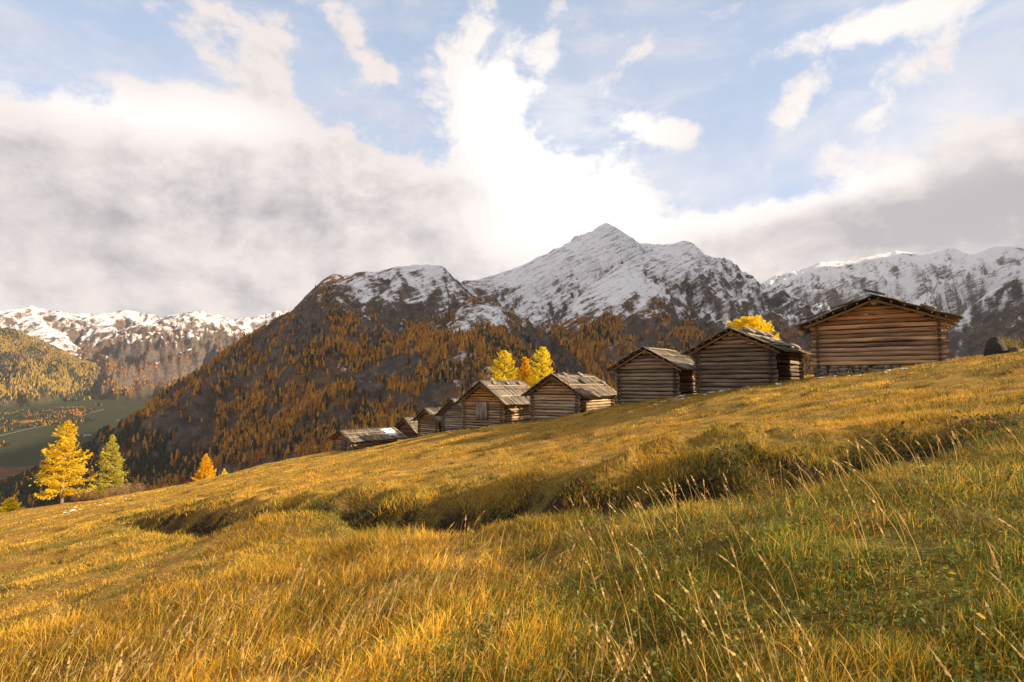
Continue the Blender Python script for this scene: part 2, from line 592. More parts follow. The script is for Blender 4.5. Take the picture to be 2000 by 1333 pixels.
GOLD = np.array([0.50, 0.30, 0.06])
OCHRE = np.array([0.36, 0.19, 0.04])
GREEN = np.array([0.15, 0.155, 0.025])
BROWN = np.array([0.16, 0.085, 0.03])
tone = meadow_tone(gx.ravel(), gy.ravel())
nz = 0.5 + 0.5 * np.clip(fbm(gx.ravel() / 4, gy.ravel() / 4, 4), -1, 1)
gc = (OCHRE[None] * (1 - nz[:, None]) + GOLD[None] * nz[:, None] * 0.9)
gc = gc * (1 - tone[:, None]) + GREEN[None] * tone[:, None]
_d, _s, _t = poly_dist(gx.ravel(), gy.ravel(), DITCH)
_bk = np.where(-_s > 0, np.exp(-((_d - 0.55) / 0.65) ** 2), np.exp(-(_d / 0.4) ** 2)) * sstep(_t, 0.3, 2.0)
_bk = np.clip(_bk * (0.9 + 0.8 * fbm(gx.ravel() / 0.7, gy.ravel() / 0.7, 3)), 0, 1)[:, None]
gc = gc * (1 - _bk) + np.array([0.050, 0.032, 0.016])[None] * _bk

m_ground, nt, bs = new_mat('meadow_soil')
geo = nt.new('ShaderNodeNewGeometry')
pos = geo.outputs['Position']
a = nt.noise(pos, 14.0, 6, 0.65)
b = nt.noise(nt.vm('MULTIPLY', pos, (1, 1, 1)), 1.3, 5, 0.6)
c = nt.noise(pos, 55.0, 3, 0.6)
colr = attr(nt, 'col')
f = nt.m('MULTIPLY', nt.ss(a, 0.28, 0.72, 0.45, 1.3), nt.ss(b, 0.3, 0.7, 0.72, 1.2))
f = nt.m('MULTIPLY', f, nt.ss(c, 0.3, 0.7, 0.6, 1.3))
colr = nt.vm('SCALE', colr, f)
colr = nt.mix(nt.ss(b, 0.60, 0.74, 0.0, 0.5), colr, (0.10, 0.05, 0.018))
nt.l.new(colr, bs.inputs['Base Color'])
bs.inputs['Roughness'].default_value = 0.95
bs.inputs['Specular IOR Level'].default_value = 0.1
bp = nt.new('ShaderNodeBump')
bp.inputs['Strength'].default_value = 1.0
bp.inputs['Distance'].default_value = 0.06
nt.l.new(nt.m('ADD', a, nt.m('MULTIPLY', c, 0.5)), bp.inputs['Height'])
nt.l.new(bp.outputs[0], bs.inputs['Normal'])
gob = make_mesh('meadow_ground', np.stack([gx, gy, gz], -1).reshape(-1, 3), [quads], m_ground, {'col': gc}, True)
tag(gob, 'golden brown sloping mountain meadow with a winding ditch', 'ground', None, 'structure')

# ------------------------------------------------------------------ mountains and valley
def rp(*pts):
    return np.array([at(*p) if len(p) == 3 else p[:3] for p in pts])


RIDGES = [
    # (points, slope, snow shift)
    # central massif, left foot to right foot
    (rp((90, 950, 3000), (160, 915, 2850), (235, 866, 2620), (330, 798, 2380), (400, 735, 2230), (480, 672, 2120), (560, 615, 2070), (600, 592, 2050), (622, 562, 2050), (650, 540, 2060),
        (700, 531, 2080), (740, 532, 2110), (775, 521, 2130), (800, 520, 2140), (835, 511, 2150), (862, 519, 2200)), 0.95),
    (rp((862, 519, 2200), (875, 538, 2240), (892, 548, 2300), (950, 543, 2480), (1010, 523, 2600),
        (1060, 500, 2660), (1110, 478, 2700), (1155, 455, 2780), (1185, 439, 2800), (1213, 466, 2800), (1240, 473, 2800), (1290, 482, 2750)), 0.78),
    (rp((1290, 482, 2750), (1335, 473, 2700), (1365, 495, 2650), (1388, 527, 2600), (1440, 553, 2550), (1500, 575, 2500), (1540, 597, 2450), (1580, 625, 2380), (1640, 690, 2250)), 0.98),
    # spurs that run down towards us
    (rp((860, 520, 2200), (905, 570, 2080), (935, 625, 1930), (960, 690, 1750), (985, 760, 1550)), 0.60),
    (rp((650, 540, 2060), (660, 600, 1930), (640, 680, 1780), (600, 750, 1620), (560, 830, 1450)), 0.90),
    (rp((1335, 475, 2700), (1262, 500, 2520), (1212, 520, 2380), (1165, 585, 2200), (1130, 650, 2020), (1110, 720, 1800)), 0.72),
    (rp((1385, 530, 2600), (1390, 590, 2400), (1370, 650, 2200), (1350, 720, 1950)), 0.80),
    (rp((810, 520, 2140), (775, 590, 1980), (745, 660, 1800), (735, 740, 1600), (760, 820, 1400)), 0.80),
    (rp((480, 672, 2120), (455, 740, 1980), (420, 830, 1800)), 0.95),
    (rp((560, 615, 2070), (535, 690, 1930), (500, 780, 1740), (470, 870, 1560)), 0.92),
    (rp((1110, 478, 2700), (1085, 540, 2560), (1050, 590, 2400)), 0.66),
    (rp((1185, 439, 2800), (1215, 500, 2660), (1255, 540, 2540)), 0.66),
    # far left range
    (rp((-700, 540, 7000), (-300, 575, 7400), (0, 603, 8000), (60, 598, 8000), (130, 610, 7900), (250, 606, 8200), (320, 618, 8000), (395, 606, 7400), (450, 622, 7600), (560, 605, 8000), (800, 560, 9000)), 0.46),
    (rp((395, 606, 7400), (380, 650, 6800), (350, 700, 6200), (320, 730, 5700)), 0.55),
    (rp((200, 608, 8000), (230, 660, 7000), (240, 705, 6300)), 0.5),
    (rp((60, 600, 8000), (90, 640, 7000), (140, 690, 6000)), 0.5),
    # left side of the valley
    (rp((-900, 500, 4600), (-400, 565, 5000), (-100, 612, 5200), (20, 642, 5400), (100, 668, 5600), (190, 712, 5900), (270, 745, 6300), (330, 762, 6700)), 0.60),
    # far right range
    (rp((1250, 590, 6800), (1420, 575, 6300), (1485, 565, 6000), (1525, 532, 5800), (1600, 514, 5600), (1680, 505, 5550), (1750, 491, 5500), (1800, 497, 5450), (1850, 484, 5400), (1890, 490, 5400), (1935, 477, 5400), (2000, 484, 5400), (2300, 470, 5400)), 0.60),
    (rp((1600, 514, 5600), (1640, 570, 5000), (1680, 630, 4500)), 0.6),
    (rp((1850, 484, 5400), (1800, 560, 4800), (1780, 620, 4300)), 0.6),
    # right mountain, mostly beyond the frame: unseen wall added to block the low sun
    (rp((1810, 705, 2650), (1860, 652, 2560), (1905, 610, 2500), (1955, 560, 2400), (2005, 512, 2330)), 0.9),
    (np.array([at(2005, 512, 2330), (2300, 2260, 600), (2660, 2120, 1000), (2980, 2060, 1450), (3270, 2080, 2050), (3330, 1800, 2150), (3220, 1500, 2050), (3200, 1000, 1960), (3200, 450, 1750), (3220, 0, 1300), (3260, -350, 800), (3400, -900, 500)]), 1.7),
    # unseen higher massif added beyond the frame to shade the far right range
    (np.array([(5500, 4800, 2250.), (5650, 4300, 2300), (5750, 3600, 1700)]), 1.5),
    # the home hill under the meadow
    (np.array([(-150, 0, -75.), (0, 0, -26.), (120, -60, -30.)]), 0.6),
]
FLOOR = -350.0
I_LEFT = [i for i, q in enumerate(RIDGES) if abs(q[1] - 0.60) < 1e-6 and q[0][0][1] > 4500 and q[0][0][0] < -5000][0]
I_RIGHT = [i for i, q in enumerate(RIDGES) if abs(q[1] - 0.9) < 1e-6 and q[0][0][0] > 1500][0]


def mountains(x, y):
    h = np.full(x.shape, -1e9)
    sel = np.zeros(x.shape, int)
    cd = np.full(x.shape, 1e9)
    wx = x + 60 * fbm(x / 420, y / 420, 3)
    wy = y + 60 * fbm(x / 420 + 70, y / 420, 3)
    rough = np.minimum(ridged(wx / 520, wy / 520, 6, 0.52) - 1.25, 0.10)
    mid = np.minimum(ridged(wx / 170 + 40, wy / 170, 4, 0.5) - 1.05, 0.25)
    fine = np.minimum(ridged(wx / 75 + 11, wy / 75, 5, 0.55) - 1.1, 0.45)
    for i, (pts, k) in enumerate(RIDGES):
        best = np.full(x.shape, -1e9)
        bd = np.full(x.shape, 1e9)
        for a, b in zip(pts[:-1], pts[1:]):
            d = b - a
            L2 = d[0] ** 2 + d[1] ** 2
            t = np.clip(((x - a[0]) * d[0] + (y - a[1]) * d[1]) / L2, 0, 1)
            dist = np.hypot(x - a[0] - t * d[0], y - a[1] - t * d[1])
            bd = np.minimum(bd, dist)
            best = np.maximum(best, a[2] + t * d[2] - k * (dist + 18 * (np.exp(-dist / 28) - 1)))
        # smooth maximum
        s = 14.0
        mx = np.maximum(h, best)
        sel = np.where(best > h, i, sel)
        cd = np.where(best > h, bd, cd)
        h = mx + s * np.log1p(np.exp(-np.abs(h - best) / s)) * np.where(h < -1e8, 0, 1)
    # distance below the crest makes room for gullies and ribs
    hgt = np.clip((h - FLOOR) / 250, 0, 1)
    crest = 0.12 + 0.88 * sstep(cd, 0, np.where(np.hypot(x, y) > 3600, 1100, 300))
    home = (sel == len(RIDGES) - 1)
    far = np.hypot(x, y) / 2400
    amp = np.where(home, 4.0, 150.0) * np.clip(far, 0.5, 2.2)
    h = h + hgt * crest * (amp * rough + np.where(home, 0.0, 30.0) * mid * np.clip(far, 0.5, 2.2) + np.where(home, 1.0, 20.0) * fine * np.clip(far, 0.5, 2.0))
    fl = FLOOR + np.clip((y - 2500) * 0.075, 0, 220) + 12 * fbm(x / 900, y / 900, 3)
    h = fl + 25 * np.logaddexp(0, (h - fl) / 25)
    return h, sel, fine


azf = np.concatenate([np.linspace(-100, -50, 40)[:-1], np.linspace(-50, 50, 1000), np.linspace(50, 125, 90)[1:]])
rf = np.concatenate([np.linspace(90, 900, 40)[:-1], np.linspace(900, 3000, 520)[:-1], np.exp(np.linspace(np.log(3000), np.log(11500), 250))])
AF, RF = np.meshgrid(np.radians(azf), rf)
fx, fy = RF * np.sin(AF), RF * np.cos(AF)
fz, fsel, frough = mountains(fx, fy)
# slope
gz_r = np.gradient(fz, axis=0) / np.gradient(RF, axis=0)
gz_a = np.gradient(fz, axis=1) / (np.gradient(AF, axis=1) * RF)
fslope = np.hypot(gz_r, gz_a)
nbig = fbm(fx / 260, fy / 260, 5, 0.55)
nsm = fbm(fx / 45 + 9, fy / 45, 4, 0.6)
LEFTV = (fsel == I_LEFT)
RIGHTM = (fsel == I_RIGHT) | (fsel == I_RIGHT + 1)
snowline = np.where(LEFTV, 480.0, 250.0)
snowline = np.where(fx < -380, np.where(LEFTV, 480.0, 270.0), np.where(LEFTV, 480.0, 190.0))
snowline = np.where(RF > 3800, np.where(LEFTV, 480.0, 250.0), snowline)
snow = (fz - snowline) / 330 + 0.62 * nbig + 0.42 * nsm - 0.8 * np.clip(fslope - 0.85, 0, 1) + 0.36
for (px_, py_, Y0, rad_, amt) in ((1090, 560, 2480, 200, 0.55), (1060, 620, 2250, 130, 0.5), (1130, 520, 2600, 150, 0.4), (950, 545, 2450, 120, 0.35), (1300, 530, 2600, 160, 0.25), (1230, 490, 2720, 120, 0.3), (1310, 570, 2450, 200, 0.4), (1220, 600, 2250, 120, 0.3)):
    q_ = at(px_, py_, Y0)
    snow = snow + amt * np.exp(-((fx - q_[0]) ** 2 + (fy - q_[1]) ** 2) / rad_ ** 2)
snow = snow - 0.55 * np.clip(frough + 0.15, -0.4, 0.6)
snow = np.where(RF < 3800, np.minimum(snow, 0.85 + 0.25 * nbig), snow)
nfar = fbm(fx / 170 + 3, fy / 170, 5, 0.6)
steepf = np.clip(fslope - 0.62, 0, 0.8)
snow = np.where((RF > 3800) & ~LEFTV, np.minimum(snow, 0.85) + 0.75 * nfar - 1.1 * steepf, snow)
I_FR = [i for i, q in enumerate(RIDGES) if q[0][0][1] > 6500 and q[0][0][0] > 1000][0]
snow = np.where((fsel >= I_FR) & (fsel <= I_FR + 2), snow + 0.55, snow)
snow = np.where(RIGHTM, snow + 0.35 + 0.3 * nsm, snow)
forest = 1 - sstep(fz + 110 * nbig, 130, 300)
forest = forest * (1 - sstep(fslope, 1.15, 1.6))
forest = np.where((fy > 7000) & ~LEFTV, forest * 0.25, forest)
snow = np.where((fy > 6000) & (fx < -1500) & ~LEFTV, snow - 0.12 + 0.5 * nsm, snow)  # snow thinned on the far left range in place of cloud shade
_fl = FLOOR + np.clip((fy - 2500) * 0.075, 0, 220)
meadowv = (1 - sstep(fz - _fl, 25, 60 + 20 * nbig)) * sstep(fy + 250 * nbig, 2400, 2480) * sstep(fbm(fx / 700 + 5, fy / 900 + 2, 3), -0.28, -0.22)
idx = np.arange(fx.size).reshape(fx.shape)
quads = np.stack([idx[:-1, :-1], idx[:-1, 1:], idx[1:, 1:], idx[1:, :-1]], -1).reshape(-1, 4)[:, ::-1]

m_mt, nt, bs = new_mat('mountain_slopes')
geo = nt.new('ShaderNodeNewGeometry')
pos = geo.outputs['Position']
sc = nt.vm('SCALE', pos, 0.01)
nA = nt.noise(sc, 3.2, 7, 0.62)
nB = nt.noise(sc, 11.0, 5, 0.6)
sxyz = nt.new('ShaderNodeSeparateXYZ')
nt.l.new(sc, sxyz.inputs[0])
s_al = nt.m('ADD', nt.m('MULTIPLY', sxyz.outputs[0], 0.87), nt.m('MULTIPLY', sxyz.outputs[2], 0.5))
s_ac = nt.m('SUBTRACT', nt.m('MULTIPLY', sxyz.outputs[2], 0.87), nt.m('MULTIPLY', sxyz.outputs[0], 0.5))
strata = nt.noise(nt.xyz(nt.m('MULTIPLY', s_al, 0.9), nt.m('MULTIPLY', sxyz.outputs[1], 1.2), nt.m('MULTIPLY', s_ac, 5.5)), 1.5, 6, 0.65, 0.5)
rock = nt.mix(nt.ss(nA, 0.3, 0.7), (0.050, 0.040, 0.034), (0.17, 0.13, 0.10))
rock = nt.mix(nt.ss(strata, 0.4, 0.62, 0.0, 0.6), rock, (0.05, 0.045, 0.045))
turf = nt.mix(nt.ss(nA, 0.32, 0.68), (0.060, 0.030, 0.012), (0.20, 0.090, 0.028))
turf = nt.mix(nt.ss(nB, 0.55, 0.7, 0.0, 0.6), turf, (0.11, 0.08, 0.055))
sepn = nt.new('ShaderNodeSeparateXYZ')
nt.l.new(geo.outputs['Normal'], sepn.inputs[0])
steep = nt.ss(nt.m('ADD', sepn.outputs[2], nt.m('MULTIPLY', nt.m('SUBTRACT', nB, 0.5), 0.45)), 0.66, 0.50)
base = nt.mix(steep, turf, rock)
fo = attr(nt, 'forest', 'Fac')
base = nt.mix(nt.m('MULTIPLY', nt.m('SUBTRACT', 1.0, fo, clamp=True), 0.55), base, rock)
base = nt.mix(attr(nt, 'meadow', 'Fac'), base, nt.mix(nA, (0.020, 0.027, 0.010), (0.055, 0.055, 0.020)))  # meadow green darkened in place of shade on the valley floor
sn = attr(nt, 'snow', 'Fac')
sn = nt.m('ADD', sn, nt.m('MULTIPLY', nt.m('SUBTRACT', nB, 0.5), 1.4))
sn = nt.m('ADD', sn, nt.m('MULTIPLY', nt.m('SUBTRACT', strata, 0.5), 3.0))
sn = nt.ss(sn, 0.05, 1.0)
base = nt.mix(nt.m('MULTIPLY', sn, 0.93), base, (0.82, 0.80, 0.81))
nt.l.new(base, bs.inputs['Base Color'])
bs.inputs['Roughness'].default_value = 0.95
bs.inputs['Specular IOR Level'].default_value = 0.1
bp = nt.new('ShaderNodeBump')
bp.inputs['Strength'].default_value = 0.8
bp.inputs['Distance'].default_value = 14.0
nt.l.new(nt.m('ADD', nt.m('MULTIPLY', nA, 1.0), nt.m('ADD', nt.m('MULTIPLY', nB, 0.4), nt.m('MULTIPLY', strata, 0.5))), bp.inputs['Height'])
nt.l.new(bp.outputs[0], bs.inputs['Normal'])
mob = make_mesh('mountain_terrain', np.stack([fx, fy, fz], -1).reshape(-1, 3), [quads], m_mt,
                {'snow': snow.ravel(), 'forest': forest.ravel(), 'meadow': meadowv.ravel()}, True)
tag(mob, 'snow dusted mountains above a deep wooded valley', 'mountains', None, 'structure')


def grid_at(arr, a_deg, r):
    """bilinear lookup on the mountain grid"""
    ia = np.interp(a_deg, azf, np.arange(len(azf)))
    ir = np.interp(r, rf, np.arange(len(rf)))
    i0, j0 = np.clip(ir.astype(int), 0, len(rf) - 2), np.clip(ia.astype(int), 0, len(azf) - 2)
    u, v = ir - i0, ia - j0
    return (arr[i0, j0] * (1 - u) * (1 - v) + arr[i0 + 1, j0] * u * (1 - v) + arr[i0, j0 + 1] * (1 - u) * v + arr[i0 + 1, j0 + 1] * u * v)

# ------------------------------------------------------------------ hay huts
def log_shape(mb, p0, p1, r, col, seed, rg, sides=9, seg=9, cap=(0.30, 0.21, 0.12), taper=1.0):
    p0, p1 = np.array(p0, float), np.array(p1, float)
    ax = p1 - p0
    L = np.linalg.norm(ax)
    ax /= L
    up = np.array([0, 0, 1.0]) if abs(ax[2]) < 0.9 else np.array([1.0, 0, 0])
    s = np.cross(ax, up)
    s /= np.linalg.norm(s)
    u = np.cross(s, ax)
    t = np.linspace(0, 1, seg + 1)
    bow = rg.normal(0, 0.010, 2)
    ang = np.linspace(0, 2 * np.pi, sides, endpoint=False) + rg.uniform(0, 1)
    V, G = [], []
    ovals = 1 + rg.normal(0, 0.035, sides)
    for i, tt in enumerate(t):
        rad = r * (1 + (taper - 1) * tt) * (1 + rg.normal(0, 0.03)) * ovals
        cpt = p0 + ax * L * tt + s * bow[0] * math.sin(math.pi * tt) * L * 0.3 + u * bow[1] * math.sin(math.pi * tt) * L * 0.3 + u * rg.normal(0, 0.004)
        for a, q in zip(ang, rad):
            V.append(cpt + s * math.cos(a) * q + u * math.sin(a) * q)
            G.append((tt * L * 0.9 + seed * 3.1, a * r * 26, seed * 7.7))
    F = []
    for i in range(seg):
        for j in range(sides):
            k = (j + 1) % sides
            F.append((i * sides + j, i * sides + k, (i + 1) * sides + k, (i + 1) * sides + j))
    n = len(V)
    C = [np.array(col)] * n
    # end grain
    caps = []
    for base, cpt, order in ((0, p0 - ax * 0.004, -1), (seg * sides, p1 + ax * 0.004, 1)):
        m0 = len(V)
        for j in range(sides):
            V.append(V[base + j] + (cpt - (p0 if base == 0 else p1)))
            G.append((seed * 1.3 + j * 0.2, seed * 2 + 30, j * 0.4))
            C.append(np.array(cap))
        V.append(cpt)
        G.append((seed * 1.3, seed * 2 + 33, 5))
        C.append(np.array(cap) * 0.6)
        for j in range(sides):
            k = (j + 1) % sides
            caps.append((m0 + j, m0 + k, m0 + sides) if order > 0 else (m0 + k, m0 + j, m0 + sides))
    mb.add(V, [F, caps], C, G)


def board(mb, p, ax, ay, az_, lx, ly, lz, col, seed, rg, warp=0.012):
    """a plank: origin corner p, axes ax (length) ay (width) az (thickness)"""
    p, ax, ay, az_ = (np.array(q, float) for q in (p, ax, ay, az_))
    V, G, n = [], [], 4
    w = rg.normal(0, warp, 4)
    for i in range(n):
        t = i / (n - 1)
        for (a, b) in ((0, 0), (1, 0), (1, 1), (0, 1)):
            V.append(p + ax * lx * t + ay * (ly * a + (rg.normal(0, 0.006) if warp else 0)) + az_ * (lz * b + w[i % 4]))
            G.append((t * lx * 1.2 + seed, a * ly * 24 + b * 3 + seed * 5, seed * 3.3))
    F = [(0, 3, 2, 1), (4 * n - 4, 4 * n - 3, 4 * n - 2, 4 * n - 1)]
    for i in range(n - 1):
        for j in range(4):
            k = (j + 1) % 4
            F.append((i * 4 + j, i * 4 + k, i * 4 + 4 + k, i * 4 + 4 + j))
    mb.add(V, [F], col, G)


def rock_shape(mb, c, size, col, rg, lumps=0.22, rot=None):
    """an angular stone"""
    n_, m_ = 5, 8
    V, F = [], []
    ph = rg.uniform(0, 10, 3)
    a0 = rg.uniform(0, 6.28) if rot is None else rot
    for i in range(n_ + 1):
        th = math.pi * i / n_
        for j in range(m_):
            a = 2 * math.pi * j / m_
            d = np.array([math.sin(th) * math.cos(a), math.sin(th) * math.sin(a), math.cos(th)])
            d = np.sign(d) * np.abs(d) ** 0.75
            k = 1 + lumps * math.sin(3.1 * d[0] + ph[0]) * math.sin(2.7 * d[1] + ph[1]) + lumps * 0.5 * math.sin(5 * d[2] + 4 * d[0] + ph[2])
            q = d * np.array(size) * 0.5 * k
            V.append((c[0] + q[0] * math.cos(a0) - q[1] * math.sin(a0), c[1] + q[0] * math.sin(a0) + q[1] * math.cos(a0), c[2] + q[2]))
    for i in range(n_):
        for j in range(m_):
            k = (j + 1) % m_
            F.append((i * m_ + j, (i + 1) * m_ + j, (i + 1) * m_ + k, i * m_ + k))
    mb.add(V, [F], col, np.array(V))


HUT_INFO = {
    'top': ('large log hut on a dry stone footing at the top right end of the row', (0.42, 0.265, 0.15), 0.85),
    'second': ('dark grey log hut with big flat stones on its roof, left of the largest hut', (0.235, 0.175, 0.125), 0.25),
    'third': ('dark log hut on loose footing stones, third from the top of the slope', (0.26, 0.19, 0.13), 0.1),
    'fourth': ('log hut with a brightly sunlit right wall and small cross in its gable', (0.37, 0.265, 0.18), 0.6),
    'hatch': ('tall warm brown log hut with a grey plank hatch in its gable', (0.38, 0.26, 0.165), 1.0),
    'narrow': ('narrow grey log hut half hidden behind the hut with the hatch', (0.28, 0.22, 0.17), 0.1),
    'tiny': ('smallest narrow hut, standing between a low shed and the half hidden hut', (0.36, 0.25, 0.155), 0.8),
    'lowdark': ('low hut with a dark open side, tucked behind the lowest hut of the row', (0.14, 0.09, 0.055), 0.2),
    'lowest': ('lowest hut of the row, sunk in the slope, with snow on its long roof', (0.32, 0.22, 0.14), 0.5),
}
SHADE = {'top': 0.3}
hut_roof = {}


def make_hut(h, n):
    rg = np.random.default_rng(100 + n)
    label, base, warm = HUT_INFO[h['k']]
    base = np.array(base)
    root = empty('hay_hut', h['p'], -R(h['th']))
    tag(root, label, 'log hut', 'old log huts in a row on the slope')
    w, L, r, H, RH = h['w'], h['L'], h['r'], h['wall'], h['ridge']
    nrow = int(round(H / (2 * r * 0.92)))
    step = H / nrow
    r = step * 0.462
    ext = 0.27
    warmc = np.array([0.42, 0.195, 0.055])

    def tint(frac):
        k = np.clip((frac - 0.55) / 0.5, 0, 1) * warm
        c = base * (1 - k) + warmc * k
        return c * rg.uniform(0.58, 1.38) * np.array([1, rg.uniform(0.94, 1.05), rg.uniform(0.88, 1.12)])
    endc = np.array([0.12, 0.078, 0.045]) if h['k'] != 'second' and h['k'] != 'third' else np.array([0.075, 0.052, 0.033])
    slope = (RH - H) / (w / 2)
    sd = [n * 40.0]

    def nxt():
        sd[0] += 1
        return sd[0]
    for yy in (0.0, L):
        mb = MB()
        board(mb, (0, yy - 0.02, 0.04), (1, 0, 0), (0, 0, 1), (0, 1, 0), w, H + r, 0.04, (0.035, 0.028, 0.02), n * 3.0 + yy, rg, 0.0)   # dark lining board added behind the logs to keep their gaps dark
        for i in range(nrow):
            z = r + i * step
            e0, e1 = ext * rg.uniform(0.7, 1.15), ext * rg.uniform(0.7, 1.15)
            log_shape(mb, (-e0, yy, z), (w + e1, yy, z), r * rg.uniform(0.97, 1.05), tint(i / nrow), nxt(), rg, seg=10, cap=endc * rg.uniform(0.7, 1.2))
        # gable logs
        z = r + nrow * step
        while z + r * 0.4 < RH - 0.12:
            half = (RH - 0.06 - z) / slope
            if half < 0.25:
                break
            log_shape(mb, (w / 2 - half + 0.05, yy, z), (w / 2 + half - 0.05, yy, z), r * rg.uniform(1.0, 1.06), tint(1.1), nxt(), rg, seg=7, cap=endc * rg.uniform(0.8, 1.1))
            z += step
        mb.build('front_log_wall' if yy == 0 else 'rear_log_wall', M_WOOD, root, True)
    for xx in (0.0, w):
        mb = MB()
        for i in range(nrow + 1):
            z = r + (i - 0.5) * step
            e0, e1 = ext * rg.uniform(0.7, 1.15), ext * rg.uniform(0.7, 1.15)
            col = tint(i / nrow * 0.8)
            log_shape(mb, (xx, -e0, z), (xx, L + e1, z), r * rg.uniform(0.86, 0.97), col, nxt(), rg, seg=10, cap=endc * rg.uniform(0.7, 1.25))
        mb.build('side_log_wall', M_WOOD, root, True)
    # ridge beam and eave beams
    of, ob_, os_ = 0.55, 0.4, 0.50
    for nm, xx, zz in (('ridge_beam', w / 2, RH - 0.16), ('eave_beam', 0.02, H + r * 0.6), ('eave_beam', w - 0.02, H + r * 0.6)):
        mb = MB()
        log_shape(mb, (xx, -of * 0.62, zz), (xx, L + ob_ * 0.7, zz), r * (1.25 if nm == 'ridge_beam' else 0.9), tint(1.0), nxt(), rg, seg=8, cap=(0.30, 0.19, 0.10))
        mb.build(nm, M_WOOD, root, True)
    # roof: two slopes of boards on laths
    ca = math.atan(slope)
    cs, sn_ = math.cos(ca), math.sin(ca)
    run = (w / 2 + os_) / cs
    for side in (-1, 1):
        ax = np.array([side * cs, 0, -sn_])            # down the slope
        ay = np.array([0, 1.0, 0])
        az_ = np.array([side * sn_, 0, cs])
        o0 = np.array([w / 2, -of, RH + 0.02])
        mb = MB()
        ncourse = max(2, int(round(run / 0.85)))
        cl = run / ncourse
        for c in range(ncourse):
            y = 0.0
            tot = L + of + ob_
            while y < tot:
                bw = rg.uniform(0.13, 0.26)
                lenx = cl * 1.3 + rg.normal(0, 0.05)
                x0 = c * cl - 0.03 + rg.normal(0, 0.02)
                if c == 0 and side == 1:
                    x0 -= 0.10
                lift = 0.035 + 0.024 * (ncourse - c) / ncourse + rg.uniform(0, 0.018)
                g = rg.uniform(0.5, 1.5)
                gray = np.array([0.17, 0.14, 0.11]) * g
                if rg.random() < 0.25:
                    gray = np.array([0.22, 0.16, 0.10]) * g
                tiltup = -0.02 * rg.random()
                axx = ax + az_ * (0.032 + tiltup)
                board(mb, o0 + ax * x0 + ay * y + az_ * (lift + 0.02), axx, ay, az_, lenx, bw * 0.97, 0.026, gray, nxt(), rg)
                y += bw
        rs = mb.build('roof_slope', M_WOOD, root)
        nl = 6 if w > 3 else 5
        for i in range(nl):
            q = o0 + ax * (run * (i + 0.35) / nl) + az_ * 0.0
            ml = MB()
            log_shape(ml, q + ay * rg.uniform(-0.06, 0.0), q + ay * (L + of + ob_), 0.032, (0.22, 0.15, 0.09), nxt(), rg, sides=6, seg=4, cap=(0.42, 0.28, 0.15))
            ml.build('lath', M_WOOD, rs, True)
        # barge pole under the front edge
        ml = MB()
        q0 = o0 + ay * (of * 0.42) + az_ * -0.085 + ax * 0.05
        log_shape(ml, q0, q0 + ax * (run - 0.05), 0.055, (0.26, 0.155, 0.07), nxt(), rg, sides=7, seg=6)
        ml.build('barge_pole', M_WOOD, root, True)
        # poles laid along the roof to hold the boards
        for fr in h.get('poles', {}).get(side, []):
            ml = MB()
            q = o0 + ax * run * fr + az_ * 0.145
            log_shape(ml, q + ay * rg.uniform(0.1, 0.4), q + ay * (L + of + ob_ - rg.uniform(0.1, 0.5)), 0.05, np.array([0.32, 0.26, 0.20]) * rg.uniform(0.8, 1.1), nxt(), rg, sides=7, seg=8)
            ml.build('roof_pole', M_WOOD, rs, True)
        hut_roof[(h['k'], side)] = (o0, ax, ay, az_, run, L + of + ob_)
    # footing of dry stones down to the ground
    fm = MB()
    for (x0, y0, x1, y1) in ((0, 0, w, 0), (0, 0, 0, L), (w, 0, w, L)):
        Lx = math.hypot(x1 - x0, y1 - y0)
        t = 0.0
        while t < Lx:
            sw = rg.uniform(0.12, 0.42)
            xx, yy = x0 + (x1 - x0) * (t + sw / 2) / Lx, y0 + (y1 - y0) * (t + sw / 2) / Lx
            wp = h['p'] + h['e'] * xx + h['b'] * yy
            gzv = g1(wp[0], wp[1]) - h['p'][2]
            z = -0.02
            while z > gzv - 0.25:
                sh = rg.uniform(0.07, 0.20)
                k = rg.uniform(0.7, 1.25)
                rock_shape(fm, (xx + rg.normal(0, 0.03), yy + rg.normal(0, 0.04), z - sh / 2), (sw * 1.06, 0.38, sh * 1.1) if x0 != x1 else (0.38, sw * 1.06, sh * 1.1),
                           np.array([0.20, 0.165, 0.13]) * k, rg, 0.22, rg.normal(0, 0.15))
                z -= sh * 0.95
            t += sw
    if fm.n:
        fm.build('stone_footing', M_STONE, root, True)
    return root


POLES = {'top': {-1: [0.55, 0.85], 1: [0.35]}, 'second': {-1: [0.45, 0.8], 1: [0.3, 0.8]}, 'third': {-1: [0.5], 1: [0.06]}, 'fourth': {-1: [0.5], 1: [0.12, 0.55]},
         'hatch': {-1: [0.6], 1: [0.22, 0.72]}, 'narrow': {1: [0.4]}, 'tiny': {1: [0.35]}, 'lowdark': {1: [0.3, 0.75]}, 'lowest': {1: [0.35, 0.7]}}
hut_roots = {}
for n, h in enumerate(HUTS):
    h['poles'] = POLES[h['k']]
    hut_roots[h['k']] = make_hut(h, n)


def loose_end(root, parts):
    pass


